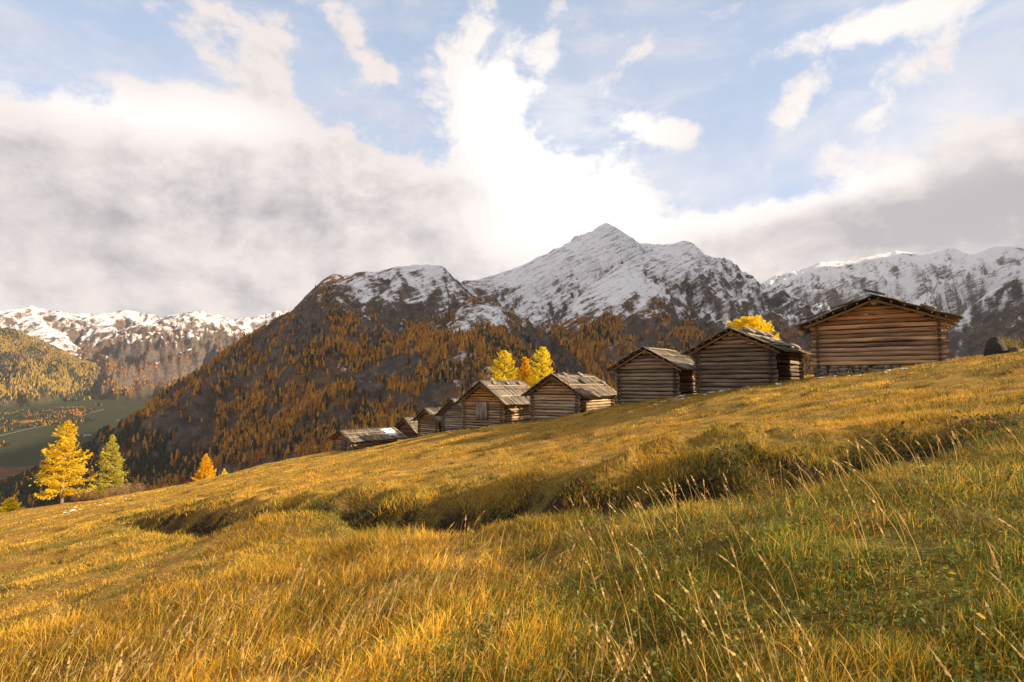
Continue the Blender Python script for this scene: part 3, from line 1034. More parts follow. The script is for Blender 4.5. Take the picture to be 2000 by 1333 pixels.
# the plank hatch of the tall hut: planks and two ledges
rg = np.random.default_rng(55)
hr = hut_roots['hatch']
hm = MB()
for i in range(5):
    board(hm, (1.20 + i * 0.205, -0.215, 0.92), (0, 0, 1), (1, 0, 0), (0, 1, 0), 1.32 + rg.normal(0, 0.012), 0.198, 0.035, np.array([0.30, 0.24, 0.19]) * rg.uniform(0.85, 1.15), 900 + i, rg, 0.003)
hatch = hm.build('hatch', M_WOOD, hr)
hatch['label'] = 'grey plank hatch in the log gable'
for xx in (1.155, 2.235):
    fm = MB()
    board(fm, (xx, -0.185, 0.86), (0, 0, 1), (1, 0, 0), (0, 1, 0), 1.42, 0.045, 0.09, (0.19, 0.13, 0.08), 920 + xx, rg, 0.0)
    fm.build('hatch_post', M_WOOD, hr)
# small cross of sticks in the fourth hut's gable, a dark hatch low in the lowest hut's gable
cr = MB()
board(cr, (1.66, -0.16, 1.95), (0, 0, 1), (1, 0, 0), (0, 1, 0), 0.50, 0.05, 0.04, (0.30, 0.19, 0.10), 940, rg, 0.0)
board(cr, (1.50, -0.165, 2.24), (1, 0, 0), (0, 0, 1), (0, 1, 0), 0.38, 0.045, 0.04, (0.30, 0.19, 0.10), 941, rg, 0.0)
cr.build('gable_cross', M_WOOD, hut_roots['fourth'])
lh = MB()
for i in range(4):
    board(lh, (1.35 + i * 0.2, -0.19, 0.25), (0, 0, 1), (1, 0, 0), (0, 1, 0), 0.85, 0.19, 0.03, np.array([0.16, 0.12, 0.09]) * rg.uniform(0.8, 1.2), 950 + i, rg, 0.003)
lh.build('hatch', M_WOOD, hut_roots['lowest'])


def on_roof(k, side, s, y, lift=0.15):
    """world point on a hut's roof: s from ridge (0) to eave (1), y metres from the front edge"""
    o0, ax, ay, az_, run, tot = hut_roof[(k, side)]
    q = o0 + ax * run * s + ay * y + az_ * lift
    h = [t for t in HUTS if t['k'] == k][0]
    return h['p'] + h['e'] * q[0] + h['b'] * q[1] + np.array([0, 0, q[2]]), h


# stones and loose boards lying on the roofs: (hut, side, s, y, size, colour, kind, label)
STN = (0.26, 0.22, 0.175)
GRY = (0.20, 0.18, 0.165)
LOOSE = [
    ('second', 1, 0.10, 1.9, (0.75, 0.5, 0.22), STN, 'stone', 'large pale stone nearest the gable on the roof with the yellow tree behind'),
    ('second', 1, 0.12, 3.4, (0.8, 0.5, 0.24), STN, 'stone', 'pale middle stone on the ridge of the hut with the yellow tree behind'),
    ('second', 1, 0.14, 4.8, (0.75, 0.45, 0.22), STN, 'stone', 'pale rear stone on the ridge of the hut with the yellow tree behind'),
    ('second', 1, 0.62, 1.5, (0.9, 0.7, 0.13), GRY, 'stone', 'broad dark slab low on the roof of the second hut from the right'),
    ('second', 1, 0.72, 2.9, (0.8, 0.6, 0.14), GRY, 'stone', 'dark slab beside the broad one, near the eave of the second hut from the right'),
    ('second', 1, 0.80, 4.3, (0.6, 0.5, 0.2), STN, 'stone', 'pale stone at the far eave corner of the second hut from the right'),
    ('second', -1, 0.62, 0.7, (0.5, 0.35, 0.12), STN, 'stone', 'small stone on the left slope of the second hut from the right'),
    ('fourth', 1, 0.07, 1.4, (0.42, 0.32, 0.2), STN, 'stone', 'stone near the front of the ridge above the sunlit right wall'),
    ('fourth', 1, 0.07, 3.6, (0.5, 0.35, 0.22), STN, 'stone', 'stone near the back of the ridge above the sunlit right wall'),
    ('fourth', 1, 0.42, 2.6, (0.75, 0.5, 0.16), (0.075, 0.07, 0.05), 'stone', 'dark mossy stone in the middle of the roof above the sunlit right wall'),
    ('fourth', -1, 0.12, 0.7, (0.35, 0.3, 0.16), STN, 'stone', 'small stone by the roof peak of the hut with the gable cross'),
    ('fourth', 1, 0.50, 5.4, (0.4, 0.35, 0.16), STN, 'stone', 'stone at the far end of the roof above the sunlit right wall'),
    ('hatch', 1, 0.14, 1.3, (0.42, 0.32, 0.2), STN, 'stone', 'front stone of three on the roof of the hut with the hatch'),
    ('hatch', 1, 0.14, 3.2, (0.42, 0.32, 0.2), STN, 'stone', 'middle stone of three on the roof of the hut with the hatch'),
    ('hatch', 1, 0.14, 5.0, (0.42, 0.32, 0.2), STN, 'stone', 'rear stone of three on the roof of the hut with the hatch'),
    ('tiny', 1, 0.16, 1.8, (0.3, 0.25, 0.14), STN, 'stone', 'stone on the ridge of the smallest hut'),
    ('lowdark', 1, 0.7, 2.6, (0.4, 0.3, 0.15), GRY, 'stone', 'stone on the roof of the low hut with the dark open side'),
    ('lowest', 1, 0.35, 5.2, (0.4, 0.35, 0.16), GRY, 'stone', 'stone beside the snow on the lowest roof'),
    ('top', -1, 0.72, 0.0, (1.1, 0.26, 0.05), GRY, 'board', 'loose board lying low on the left slope of the largest hut'),
    ('top', -1, 0.34, 0.1, (0.9, 0.24, 0.05), GRY, 'board', 'loose board lying high on the left slope of the largest hut'),
    ('top', 1, -0.04, 0.1, (0.75, 0.24, 0.07), GRY, 'board', 'short board lying across the peak of the largest hut'),
    ('top', 1, 0.25, 0.9, (0.45, 0.3, 0.17), GRY, 'stone', 'stone on the right slope near the peak of the largest hut'),
    ('top', 1, 0.66, 0.25, (0.55, 0.4, 0.13), GRY, 'stone', 'flat stone low on the right slope of the largest hut'),
    ('third', -1, 0.5, 0.4, (0.7, 0.22, 0.05), GRY, 'board', 'loose board on the left slope of the bare shingle roof'),
]
for i, (k, side, s, y, size, colr_, kind, lab) in enumerate(LOOSE):
    p, h = on_roof(k, side, s, y, 0.15 + (size[2] * 0.38 if kind == 'stone' else 0.02))
    mb = MB()
    rg = np.random.default_rng(300 + i)
    if kind == 'stone':
        rock_shape(mb, (0, 0, 0), size, colr_, rg, 0.2, 0.0)
        o = mb.build('roof_stone', M_STONE, None, True)
    else:
        o0, ax, ay, az_, run, tot = hut_roof[(k, side)]
        board(mb, ax * -0.3, ax + az_ * 0.06, ay, az_, size[0], size[1], size[2], np.array(colr_) * 0.8, 70 + i, rg, 0.01)
        o = mb.build('loose_board', M_WOOD, None, False)
    o.location = p
    tilt = math.atan((h['ridge'] - h['wall']) / (h['w'] / 2)) * side
    o.rotation_euler = (0, tilt if kind == 'stone' else 0, -R(h['th']))
    tag(o, lab, 'stone' if kind == 'stone' else 'board', 'stones weighing down the hut roofs' if kind == 'stone' else 'loose boards on the hut roofs')

# snow left on the roof end of the lowest hut
o0, ax, ay, az_, run, tot = hut_roof[('lowest', 1)]
nu, nv = 14, 14
uu, vv = np.meshgrid(np.linspace(0.05, 0.80, nu), np.linspace(4.3, 5.7, nv))
rim = np.minimum.reduce([uu - 0.05, 0.80 - uu, (vv - 4.3) / 1.8, (5.7 - vv) / 1.8])
thick = 0.17 * sstep(rim + 0.05 * fbm(uu * 8, vv * 3, 3), 0.0, 0.14) + 0.065
q = o0[None, None] + ax * (run * uu)[..., None] + ay * vv[..., None] + az_ * thick[..., None]
ii = np.arange(nu * nv).reshape(nv, nu)
qd = np.stack([ii[:-1, :-1], ii[:-1, 1:], ii[1:, 1:], ii[1:, :-1]], -1).reshape(-1, 4)
m_snow, nt, bs = new_mat('snow')
bs.inputs['Base Color'].default_value = (0.80, 0.80, 0.82, 1)
bs.inputs['Roughness'].default_value = 0.8
geo = nt.new('ShaderNodeNewGeometry')
sn_n = nt.noise(geo.outputs['Position'], 7.0, 5)
nt.l.new(nt.mix(nt.ss(sn_n, 0.3, 0.6), (0.60, 0.60, 0.62), (0.84, 0.84, 0.85)), bs.inputs['Base Color'])
so = make_mesh('roof_snow', q.reshape(-1, 3), [qd], m_snow, None, True)
hl = HUTS[-1]
so.location = hl['p']
so.rotation_euler = (0, 0, -R(hl['th']))
tag(so, 'thin snow patch left on the far end of the lowest roof', 'snow')

# ------------------------------------------------------------------ trees near the meadow
def tube(mb, pts, rads, col, sides=6, seed=0.0):
    pts = [np.array(p, float) for p in pts]
    V, F, G = [], [], []
    for i, p in enumerate(pts):
        d = pts[min(i + 1, len(pts) - 1)] - pts[max(i - 1, 0)]
        d /= np.linalg.norm(d) + 1e-9
        up = np.array([1.0, 0, 0]) if abs(d[2]) > 0.8 else np.array([0, 0, 1.0])
        s = np.cross(d, up)
        s /= np.linalg.norm(s)
        u = np.cross(s, d)
        for j in range(sides):
            a = 2 * math.pi * j / sides
            V.append(p + (s * math.cos(a) + u * math.sin(a)) * rads[i])
            G.append((p[2] * 1.5 + seed, a * 1.6, seed))
    for i in range(len(pts) - 1):
        for j in range(sides):
            k = (j + 1) % sides
            F.append((i * sides + j, i * sides + k, (i + 1) * sides + k, (i + 1) * sides + j))
    mb.add(V, [F], col, G)


def tufts(pos, size, width, col, rg, droop=0.0, axis=None):
    """many small needle sprays: pos (N,3); returns verts, quads, colours"""
    N = len(pos)
    d = rg.normal(0, 1, (N, 3))
    if axis is not None:
        d = d * 0.55 + axis
    d[:, 2] -= droop
    d /= np.linalg.norm(d, axis=1)[:, None]
    s = np.cross(d, rg.normal(0, 1, (N, 3)))
    s /= np.linalg.norm(s, axis=1)[:, None] + 1e-9
    ln = size * rg.uniform(0.5, 1.3, N)[:, None]
    wd = width * rg.uniform(0.6, 1.3, N)[:, None]
    v = np.stack([pos - d * ln * 0.5, pos + s * wd * 0.5 - d * ln * 0.05, pos + d * ln * 0.5, pos - s * wd * 0.5 + d * ln * 0.05], 1)
    f = np.arange(N * 4).reshape(N, 4)
    return v.reshape(-1, 3), f, np.repeat(col, 4, axis=0)


def conifer(name, label, group, loc, H, Rad, palette, seed, n_br=90, base=0.10, prof=0.85, dens=1.0, cat='larch', lean=(0, 0), gaps=0.25, tsize=0.22, top_round=0.0):
    rg = np.random.default_rng(seed)
    root = empty(name, loc)
    tag(root, label, cat, group)
    tr = MB()
    nseg = 9
    tp = [np.array([lean[0] * (i / nseg) ** 1.5 + rg.normal(0, 0.01) * H * 0.15, lean[1] * (i / nseg) ** 1.5, H * i / nseg - (0.25 if i == 0 else 0)]) for i in range(nseg + 1)]
    r0 = 0.018 * H + 0.03
    tube(tr, tp, [r0 * (1 - i / nseg) ** 0.9 + 0.012 for i in range(nseg + 1)], (0.17, 0.125, 0.095), 8, seed)
    P, C, D = [], [], []
    pal = np.array(palette)
    for b in range(n_br):
        t = base + (1 - base) * (b + rg.random()) / n_br
        t = min(t, 0.985)
        R_ = Rad * ((1 - t) / (1 - base)) ** prof * rg.uniform(0.62, 1.12)
        if top_round:
            R_ = Rad * math.sqrt(max(0.02, 1 - ((t - base) / (1 - base)) ** 2.2)) * rg.uniform(0.7, 1.08)
        if t < base + 0.16:
            R_ *= rg.uniform(0.45, 1.0)
        if rg.random() < gaps * 0.35:
            R_ *= 0.5
        a = b * 2.399 + rg.normal(0, 0.4)
        k = t * nseg
        i0 = min(int(k), nseg - 1)
        c0 = tp[i0] + (tp[i0 + 1] - tp[i0]) * (k - i0)
        rise = (0.35 * t - 0.10) + rg.normal(0, 0.08)
        pts = []
        for q in np.linspace(0, 1, 6):
            sag = -0.20 * R_ * math.sin(q * math.pi * 0.8) * (1 - t) + 0.16 * R_ * q ** 3
            pts.append(c0 + np.array([math.cos(a) * R_ * q, math.sin(a) * R_ * q, rise * R_ * q + sag]))
        if R_ > 0.25:
            tube(tr, pts, [0.018 * (R_ / 1.5 + 0.3) * (1 - q * 0.8) for q in np.linspace(0, 1, 6)], (0.15, 0.11, 0.085), 4, seed + b)
        pts = np.array(pts)
        m = int(dens * (14 + 60 * R_))
        q = rg.random(m) ** 0.75
        q = 0.12 + 0.9 * q
        ii = np.clip((np.clip(q, 0, 0.999) * 5).astype(int), 0, 4)
        pp = pts[ii] + (pts[ii + 1] - pts[ii]) * (q * 5 - ii)[:, None]
        # side twigs: spread sideways, hanging a little
        perp = np.array([-math.sin(a), math.cos(a), 0])
        spread = 0.34 * R_ * (1.05 - q) + 0.05
        sw = rg.normal(0, 1, m) * spread
        pp = pp + perp * sw[:, None] + np.array([math.cos(a), math.sin(a), 0]) * (np.abs(sw) * 0.5)[:, None]
        pp[:, 2] += -np.abs(sw) * 0.18 + rg.normal(0, 0.05, m) * (0.4 + R_ * 0.5) - rg.random(m) * 0.10
        P.append(pp)
        D.append(np.tile(np.array([math.cos(a), math.sin(a), -0.25 * (1 - t)]), (m, 1)) + perp * (np.sign(sw) * 0.7)[:, None])
        ci = rg.integers(0, len(pal), m)
        cc = pal[ci] * rg.uniform(0.7, 1.25, m)[:, None] * rg.uniform(0.82, 1.15)
        C.append(cc)
    P, C, D = np.concatenate(P), np.concatenate(C), np.concatenate(D)
    v, f, c = tufts(P, tsize, tsize * 0.38, C, rg, 0.15, D)
    tr.build('trunk', M_BARK, root, True)
    make_mesh('crown', v, [f], M_NEEDLE, {'col': c}, False, root)
    return root


YEL = [(0.90, 0.64, 0.025), (0.88, 0.56, 0.02), (0.90, 0.70, 0.035), (0.80, 0.48, 0.02), (0.72, 0.58, 0.05)]
LEMON = [(0.90, 0.74, 0.04), (0.88, 0.66, 0.03), (0.80, 0.68, 0.07), (0.90, 0.70, 0.04)]
ORANGE = [(0.90, 0.54, 0.018), (0.88, 0.48, 0.015), (0.90, 0.60, 0.025), (0.80, 0.42, 0.015)]
GRN = [(0.60, 0.50, 0.07), (0.52, 0.46, 0.07), (0.70, 0.56, 0.08), (0.42, 0.38, 0.06)]


def tree_at(px, py, Y, top_py, **kw):
    p = at(px, py, Y)
    top = at(px, top_py, Y)
    gz_ = g1(p[0], p[1])
    return (p[0], p[1], gz_), top[2] - gz_


loc, H = tree_at(120, 990, 60, 822)
conifer('larch_tree', 'largest golden larch with a bare lower trunk at the left edge of the meadow', 'yellow larches at the meadow edge', loc, H, 3.0, YEL, 11, 105, 0.14, 0.60, 1.15, gaps=0.9, lean=(0.15, 0), tsize=0.24)
loc, H = tree_at(214, 968, 66, 848)
conifer('larch_tree', 'green larch beside the largest golden one', 'yellow larches at the meadow edge', loc, H, 2.5, GRN, 12, 120, 0.05, 0.85, 1.0, tsize=0.24)
loc, H = tree_at(400, 952, 72, 886)
conifer('larch_tree', 'small bright orange larch alone on the meadow edge below the huts', 'yellow larches at the meadow edge', loc, H, 1.6, ORANGE, 13, 80, 0.05, 0.8, 1.3, tsize=0.2)
loc, H = tree_at(437, 945, 73, 916)
conifer('larch_tree', 'tiny yellow larch sapling to the right of the small orange larch', 'yellow larches at the meadow edge', loc, H, 0.6, LEMON, 14, 40, 0.03, 0.8, 1.2, tsize=0.16)
loc, H = tree_at(20, 1002, 62, 972)
conifer('larch_tree', 'short bushy yellow larch at the far left edge', 'yellow larches at the meadow edge', loc, H, 1.25, LEMON, 15, 60, 0.03, 0.7, 1.2, tsize=0.2)
# behind the huts: they stand below the crest, only the tops show
for (px, top, Y, rad, pal, sd_, lab) in [
    (985, 684, 66, 3.0, LEMON, 21, 'pale yellow larch behind the roof of the hut with the hatch, left of two others'),
    (1026, 696, 68, 1.7, ORANGE, 22, 'narrow orange larch between two wider yellow ones behind the huts'),
    (1058, 677, 66, 2.9, LEMON, 23, 'tallest yellow larch behind the huts, right of the narrow orange one')]:
    p = at(px, top, Y)
    gz_ = g1(p[0], p[1])
    conifer('larch_tree', lab, 'yellow larches behind the huts', (p[0], p[1], gz_), p[2] - gz_, rad * 1.0, pal, sd_, 130, 0.25, 0.55, 1.0, tsize=0.26)
p = at(1463, 620, 42)
gz_ = g1(p[0], p[1])
conifer('yellow_tree', 'round yellow treetop showing above the stone weighted roof', None, (p[0], p[1], gz_), p[2] - gz_, 2.1, [(0.90, 0.66, 0.02), (0.88, 0.60, 0.018), (0.90, 0.70, 0.03)], 31, 110, 0.45, 0.5, 1.6, cat='tree', tsize=0.17, top_round=1.0)


def shrub(label, group, loc, H, Rad, leafc, stemc, seed, n_st=70, n_leaf=1500, name='shrub', lsize=0.10):
    rg = np.random.default_rng(seed)
    root = empty(name, loc)
    tag(root, label, 'shrub', group)
    st = MB()
    P = []
    for i in range(n_st):
        a = rg.uniform(0, 6.283)
        rr_ = Rad * math.sqrt(rg.random()) * 0.6
        lean = rg.uniform(0.1, 0.6)
        h_ = H * rg.uniform(0.6, 1.05)
        b0 = np.array([math.cos(a) * rr_, math.sin(a) * rr_, -0.15])
        tip = b0 + np.array([math.cos(a) * lean * Rad + rg.normal(0, .1), math.sin(a) * lean * Rad + rg.normal(0, .1), h_ * (1 - 0.3 * lean)])
        mid = (b0 + tip) / 2 + np.array([0, 0, 0.12 * h_])
        tube(st, [b0, mid, tip], [0.014, 0.010, 0.004], np.array(stemc) * rg.uniform(0.8, 1.2), 3, i)
        m = max(2, n_leaf // n_st)
        t = rg.uniform(0.2, 1, m)[:, None]
        P.append((1 - t) ** 2 * b0 + 2 * t * (1 - t) * mid + t * t * tip + rg.normal(0, 0.10, (m, 3)))
    P = np.concatenate(P)
    pal = np.array(leafc)
    C = pal[rg.integers(0, len(pal), len(P))] * rg.uniform(0.7, 1.3, len(P))[:, None]
    st.build('stem', M_BARK, root)
    v, f, c = tufts(P, lsize * 1.3, lsize * 0.55, C, rg)
    make_mesh('foliage', v, [f], M_LEAF, {'col': c}, False, root)
    return root


PINK = [(0.34, 0.19, 0.10), (0.30, 0.16, 0.08), (0.38, 0.24, 0.13), (0.24, 0.15, 0.05)]
OLIVE = [(0.26, 0.18, 0.05), (0.30, 0.17, 0.06), (0.18, 0.15, 0.04)]
for (px, py, Y, top, rad, pal, lab) in [
    (160, 985, 63, 948, 1.2, PINK, 'rusty brown shrub at the foot of the largest golden larch'),
    (190, 982, 62, 958, 0.9, OLIVE, 'olive brown shrub between the golden and the green larch'),
    (228, 974, 64, 945, 1.3, PINK, 'pinkish bare shrub at the foot of the green larch'),
    (262, 968, 66, 938, 1.1, PINK, 'twiggy pale shrub to the right of the green larch'),
    (330, 962, 72, 947, 0.8, OLIVE, 'low rusty shrub farthest to the left of the small orange larch'),
    (352, 958, 72, 943, 0.8, OLIVE, 'low rusty shrub just left of the small orange larch'),
    (376, 955, 72, 936, 0.9, [(0.5, 0.27, 0.04), (0.42, 0.22, 0.05)], 'yellowish shrub touching the small orange larch'),
]:
    p = at(px, py, Y)
    gz_ = g1(p[0], p[1])
    shrub(lab, 'shrubs along the meadow edge', (p[0], p[1], gz_), at(px, top, Y)[2] - gz_, rad, pal, (0.24, 0.16, 0.12), int(px))

# dark boulder on the right skyline with two small shrubs behind
p = at(1946, 690, 19.0)
mb = MB()
rg = np.random.default_rng(9)
n_, m_ = 14, 20
V, F = [], []
for i in range(n_ + 1):
    th = math.pi * i / n_
    for j in range(m_):
        a_ = 2 * math.pi * j / m_
        d = np.array([math.sin(th) * math.cos(a_), math.sin(th) * math.sin(a_), math.cos(th)])
        d = np.sign(d) * np.abs(d) ** 1.0
        k = 1 + 0.10 * math.sin(2 * d[0] + 3 * d[1]) + 0.05 * math.sin(7 * d[0] + 5 * d[1] + 3 * d[2]) + 0.05 * math.sin(13 * d[1] + 9 * d[2])
        V.append(d * np.array([0.29 * (1 - 0.42 * d[2]), 0.30 * (1 - 0.42 * d[2]), 0.42]) * k)
for i in range(n_):
    for j in range(m_):
        k = (j + 1) % m_
        F.append((i * m_ + j, (i + 1) * m_ + j, (i + 1) * m_ + k, i * m_ + k))
mb.add(V, [F], (0.022, 0.018, 0.012), np.array(V))
bo = mb.build('boulder', M_STONE, None, True)
bo.location = (p[0], p[1], g1(p[0], p[1]) + 0.14)
tag(bo, 'dark rounded boulder on the skyline at the right edge', 'boulder')
p = at(1982, 690, 18.6)
mb = MB()
rock_shape(mb, (0, 0, 0), (0.42, 0.3, 0.2), (0.06, 0.05, 0.04), rg, 0.2, 0.4)
b2 = mb.build('boulder', M_STONE, None, True)
b2.location = (p[0], p[1], g1(p[0], p[1]) + 0.05)
tag(b2, 'low dark stone lying right of the rounded boulder', 'boulder')
for (px, py, Y, top, rad, pal, lab) in [(1946, 686, 21.5, 658, 0.25, [(0.40, 0.22, 0.08), (0.3, 0.16, 0.06)], 'small reddish bush peeping over the dark boulder'),
                                        (1970, 690, 21.0, 655, 0.35, [(0.34, 0.26, 0.03), (0.22, 0.20, 0.03)], 'yellow green bush just right of the dark boulder')]:
    p = at(px, py, Y)
    gz_ = g1(p[0], p[1])
    shrub(lab, 'bushes by the boulder', (p[0], p[1], gz_), at(px, top, Y)[2] - gz_, rad, pal, (0.16, 0.12, 0.08), int(px), 40, 1600, lsize=0.05)

# ------------------------------------------------------------------ the forest on the mountain and in the valley
def far_tree_template(rg, tiers, sides, squash=1.0):
    """a little conifer, height 1: ragged tiers of drooping points"""
    V, F = [], []
    for t in range(tiers):
        z0 = 0.10 + 0.84 * (t / tiers) ** 0.95
        z1 = min(1.0, z0 + 0.86 / tiers * 1.75)
        rad = 0.205 * squash * (1 - (t / tiers) ** 1.25 * 0.80) * rg.uniform(0.88, 1.12)
        a0 = rg.uniform(0, 6.28)
        base = len(V)
        V.append((rg.normal(0, 0.01), rg.normal(0, 0.01), z1))
        for j in range(sides):
            a = a0 + 2 * math.pi * j / sides
            q = rad * (1.15 if j % 2 == 0 else 0.68) * rg.uniform(0.75, 1.2)
            V.append((q * math.cos(a), q * math.sin(a), z0 - (0.035 if j % 2 == 0 else -0.02) + rg.normal(0, 0.012)))
        for j in range(sides):
            F.append((base, base + 1 + j, base + 1 + (j + 1) % sides))
    return np.array(V), np.array(F)


frg = np.random.default_rng(77)
N0 = 640000
fa = np.concatenate([frg.uniform(-48, 46, N0)])
fr = np.sqrt(frg.uniform(750 ** 2, 3000 ** 2, N0))
N1 = 420000
fa = np.concatenate([fa, frg.uniform(-48, -24, N1)])
fr = np.concatenate([fr, np.sqrt(frg.uniform(2300 ** 2, 8300 ** 2, N1))])
X, Y_ = fr * np.sin(np.radians(fa)), fr * np.cos(np.radians(fa))
Z = grid_at(fz, fa, fr)
SL = grid_at(fslope, fa, fr)
SEL = grid_at(fsel.astype(float), fa, fr)
leftv = np.abs(SEL - I_LEFT) < 0.5
nb = fbm(X / 260, Y_ / 260, 5, 0.55)
patch = fbm(X / 120 + 30, Y_ / 120, 4, 0.6)
MD = grid_at(meadowv, fa, fr)
treeline = np.where(leftv, 520.0, np.where(X < -300, 270.0, 215.0))
p_ = 1 - sstep(Z + 120 * nb, treeline - 130, treeline + 50)
p_ = p_ * (0.04 + 0.96 * sstep(patch + 0.17, -0.22, 0.22))
p_ = p_ * (1 - 0.9 * sstep(SL, 1.1, 1.7))
p_ = np.where(leftv | ((Z < -200) & (X < -900)), np.maximum(p_, 0.85), p_)
p_ = p_ * (1 - sstep(MD, 0.3, 0.6))
p_ = np.where((SEL > I_RIGHT - 0.5) & (SEL < I_RIGHT + 1.5), p_ * 0.55, p_)
p_ = np.where(SEL > I_RIGHT + 1.5, 0, p_)
p_ = p_ * np.where(np.arange(len(p_)) < N0, 0.52, 0.75)
keep = (frg.random(len(p_)) < p_) & (Z > -349)
# only what faces us can be seen: drop trees far over a crest or below our own hill's line
pxs, pys = project(X, Y_, Z + 18)
sky_x = np.array([-200, 0, 120, 280, 450, 600, 660, 830, 1000, 1140, 1340, 1540, 1590, 1860, 2000, 2200])
sky_y = np.array([1040, 1001, 990, 970, 936, 906, 880, 858, 835, 812, 790, 752, 735, 705, 682, 650])
keep &= pys < np.interp(pxs, sky_x, sky_y) + 60
X, Y_, Z, fr, fa, leftv, nb, pxs, pys = (q[keep] for q in (X, Y_, Z, fr, fa, leftv, nb, pxs, pys))
n = len(X)
HT = frg.uniform(8, 26, n) * np.where(leftv, 1.45, 1.0)
HT *= 1 - 0.45 * sstep(Z, 100, 260)
u_ = frg.random(n)
# dark stone pines and spruces in drifts among the larches
mixn = fbm(X / 180 + 90, Y_ / 180, 3) + 0.25 * sstep(X, 800, 1300) + 0.30 * leftv + 0.9 * (1 - sstep(Z, -150, -60)) * (X < -900)
pine = u_ < np.clip(0.16 + 0.75 * mixn, 0.05, 0.92)
tone_ = frg.random(n)[:, None]
col_l = np.array([0.38, 0.15, 0.018]) * (1 - tone_) + np.array([0.58, 0.28, 0.030]) * tone_
brown = frg.random(n) < 0.18
col_l[brown] = np.array([0.21, 0.095, 0.025]) * (0.8 + 0.4 * tone_[brown])
col_p = np.array([0.030, 0.040, 0.018]) * (0.7 + 0.6 * tone_)
col_l = np.where(leftv[:, None], np.array([0.34, 0.21, 0.035]) * (1 - tone_) + np.array([0.40, 0.27, 0.05]) * tone_, col_l)
TC = np.where(pine[:, None], col_p, col_l) * frg.uniform(0.75, 1.2, n)[:, None]
M_FAR = leaf_material('far_needles', 0.25, 0.85, 0.3, 0.35)

# the largest ones in view are trees of their own
vis = (pys < np.interp(pxs, sky_x, sky_y) - 6) & (pxs > 5) & (pxs < 1990)
for (ax0, ax1, ay0) in ((905, 1210, 745), (1195, 1575, 660), (1570, 1890, 590), (640, 910, 800)):
    vis &= ~((pxs > ax0) & (pxs < ax1) & (pys > ay0))
sz = np.where(vis, HT / fr, 0)
order = np.argsort(-sz)[:300]
big = np.zeros(n, bool)
big[order] = True
protos = {}
for kind, cols in (('golden', [(0.40, 0.18, 0.025), (0.36, 0.15, 0.02), (0.31, 0.13, 0.02)]), ('dark', [(0.032, 0.042, 0.018), (0.026, 0.036, 0.02)])):
    for v_, cbase in enumerate(cols):
        rg = np.random.default_rng(500 + v_ + len(kind))
        tv, tf = far_tree_template(rg, 7, 12, 1.05)
        cc = np.array(cbase)[None] * rg.uniform(0.7, 1.3, len(tv))[:, None]
        trk = np.array([(0.012 * math.cos(a), 0.012 * math.sin(a), z) for z in (-0.12, 0.2) for a in (0, 2.1, 4.2)])
        protos.setdefault(kind, []).append((tv, tf, cc, trk))
meshes = {}
for kind, lst in protos.items():
    for v_, (tv, tf, cc, trk) in enumerate(lst):
        oc = make_mesh('crown', tv, [tf], M_FAR, {'col': cc})
        ot = make_mesh('trunk', trk, [np.array([(0, 1, 4, 3), (1, 2, 5, 4), (2, 0, 3, 5)])], M_BARK, {'col': np.full((6, 3), 0.06), 'grain': trk})
        meshes.setdefault(kind, []).append((oc.data, ot.data))
        bpy.data.objects.remove(oc)
        bpy.data.objects.remove(ot)
for i in order:
    kind = 'dark' if pine[i] else 'golden'
    md = meshes[kind][int(frg.integers(0, len(meshes[kind])))]
    o = empty('stone_pine' if pine[i] else 'mountain_larch', (X[i], Y_[i], Z[i] - 0.6), frg.uniform(0, 6.28))
    o.scale = (HT[i] * frg.uniform(0.85, 1.2),) * 2 + (HT[i],)
    for nm, me in (('crown', md[0]), ('trunk', md[1])):
        c = bpy.data.objects.new(nm, me)
        SC.collection.objects.link(c)
        c.parent = o
    if pine[i]:
        tag(o, 'dark green conifer among the autumn larches on the lower mountainside', 'pine tree', 'dark conifers on the near mountainside')
    else:
        tag(o, 'rusty orange larch on the shaded lower mountainside across the valley', 'larch', 'orange larches on the near mountainside')

rest = np.where(~big)[0]
T = [far_tree_template(np.random.default_rng(600 + k), 4, 8) for k in range(8)]
TL = [far_tree_template(np.random.default_rng(650 + k), 3, 6, 1.1) for k in range(6)]
vs, fs, cs_, n0 = [], {3: []}, [], 0
for lod, tmpl in ((0, T), (1, TL)):
    sel_ = rest[(fr[rest] > 2600) == bool(lod)]
    which = frg.integers(0, len(tmpl), len(sel_))
    for k, (tv, tf) in enumerate(tmpl):
        s_ = sel_[which == k]
        if not len(s_):
            continue
        a = frg.uniform(0, 6.28, len(s_))
        ca, sa = np.cos(a)[:, None], np.sin(a)[:, None]
        wd = (HT[s_] * frg.uniform(0.75, 1.45, len(s_)))[:, None]
        vx = X[s_][:, None] + (tv[None, :, 0] * ca - tv[None, :, 1] * sa) * wd
        vy = Y_[s_][:, None] + (tv[None, :, 0] * sa + tv[None, :, 1] * ca) * wd
        vz = Z[s_][:, None] - 0.8 + tv[None, :, 2] * HT[s_][:, None]
        m = len(tv)
        vs.append(np.stack([vx, vy, vz], -1).reshape(-1, 3))
        fs[3].append((tf[None] + (np.arange(len(s_)) * m)[:, None, None] + n0).reshape(-1, 3))
        cs_.append((TC[s_][:, None, :] * frg.uniform(0.75, 1.25, (len(s_), m, 1))).reshape(-1, 3))
        n0 += len(s_) * m
fo_ = make_mesh('mountain_forest', np.concatenate(vs), [np.concatenate(fs[3])], M_FAR, {'col': np.concatenate(cs_)})
tag(fo_, 'orange and dark green autumn forest covering the mountainsides and valley', 'forest', None, 'stuff')
print('forest', n)

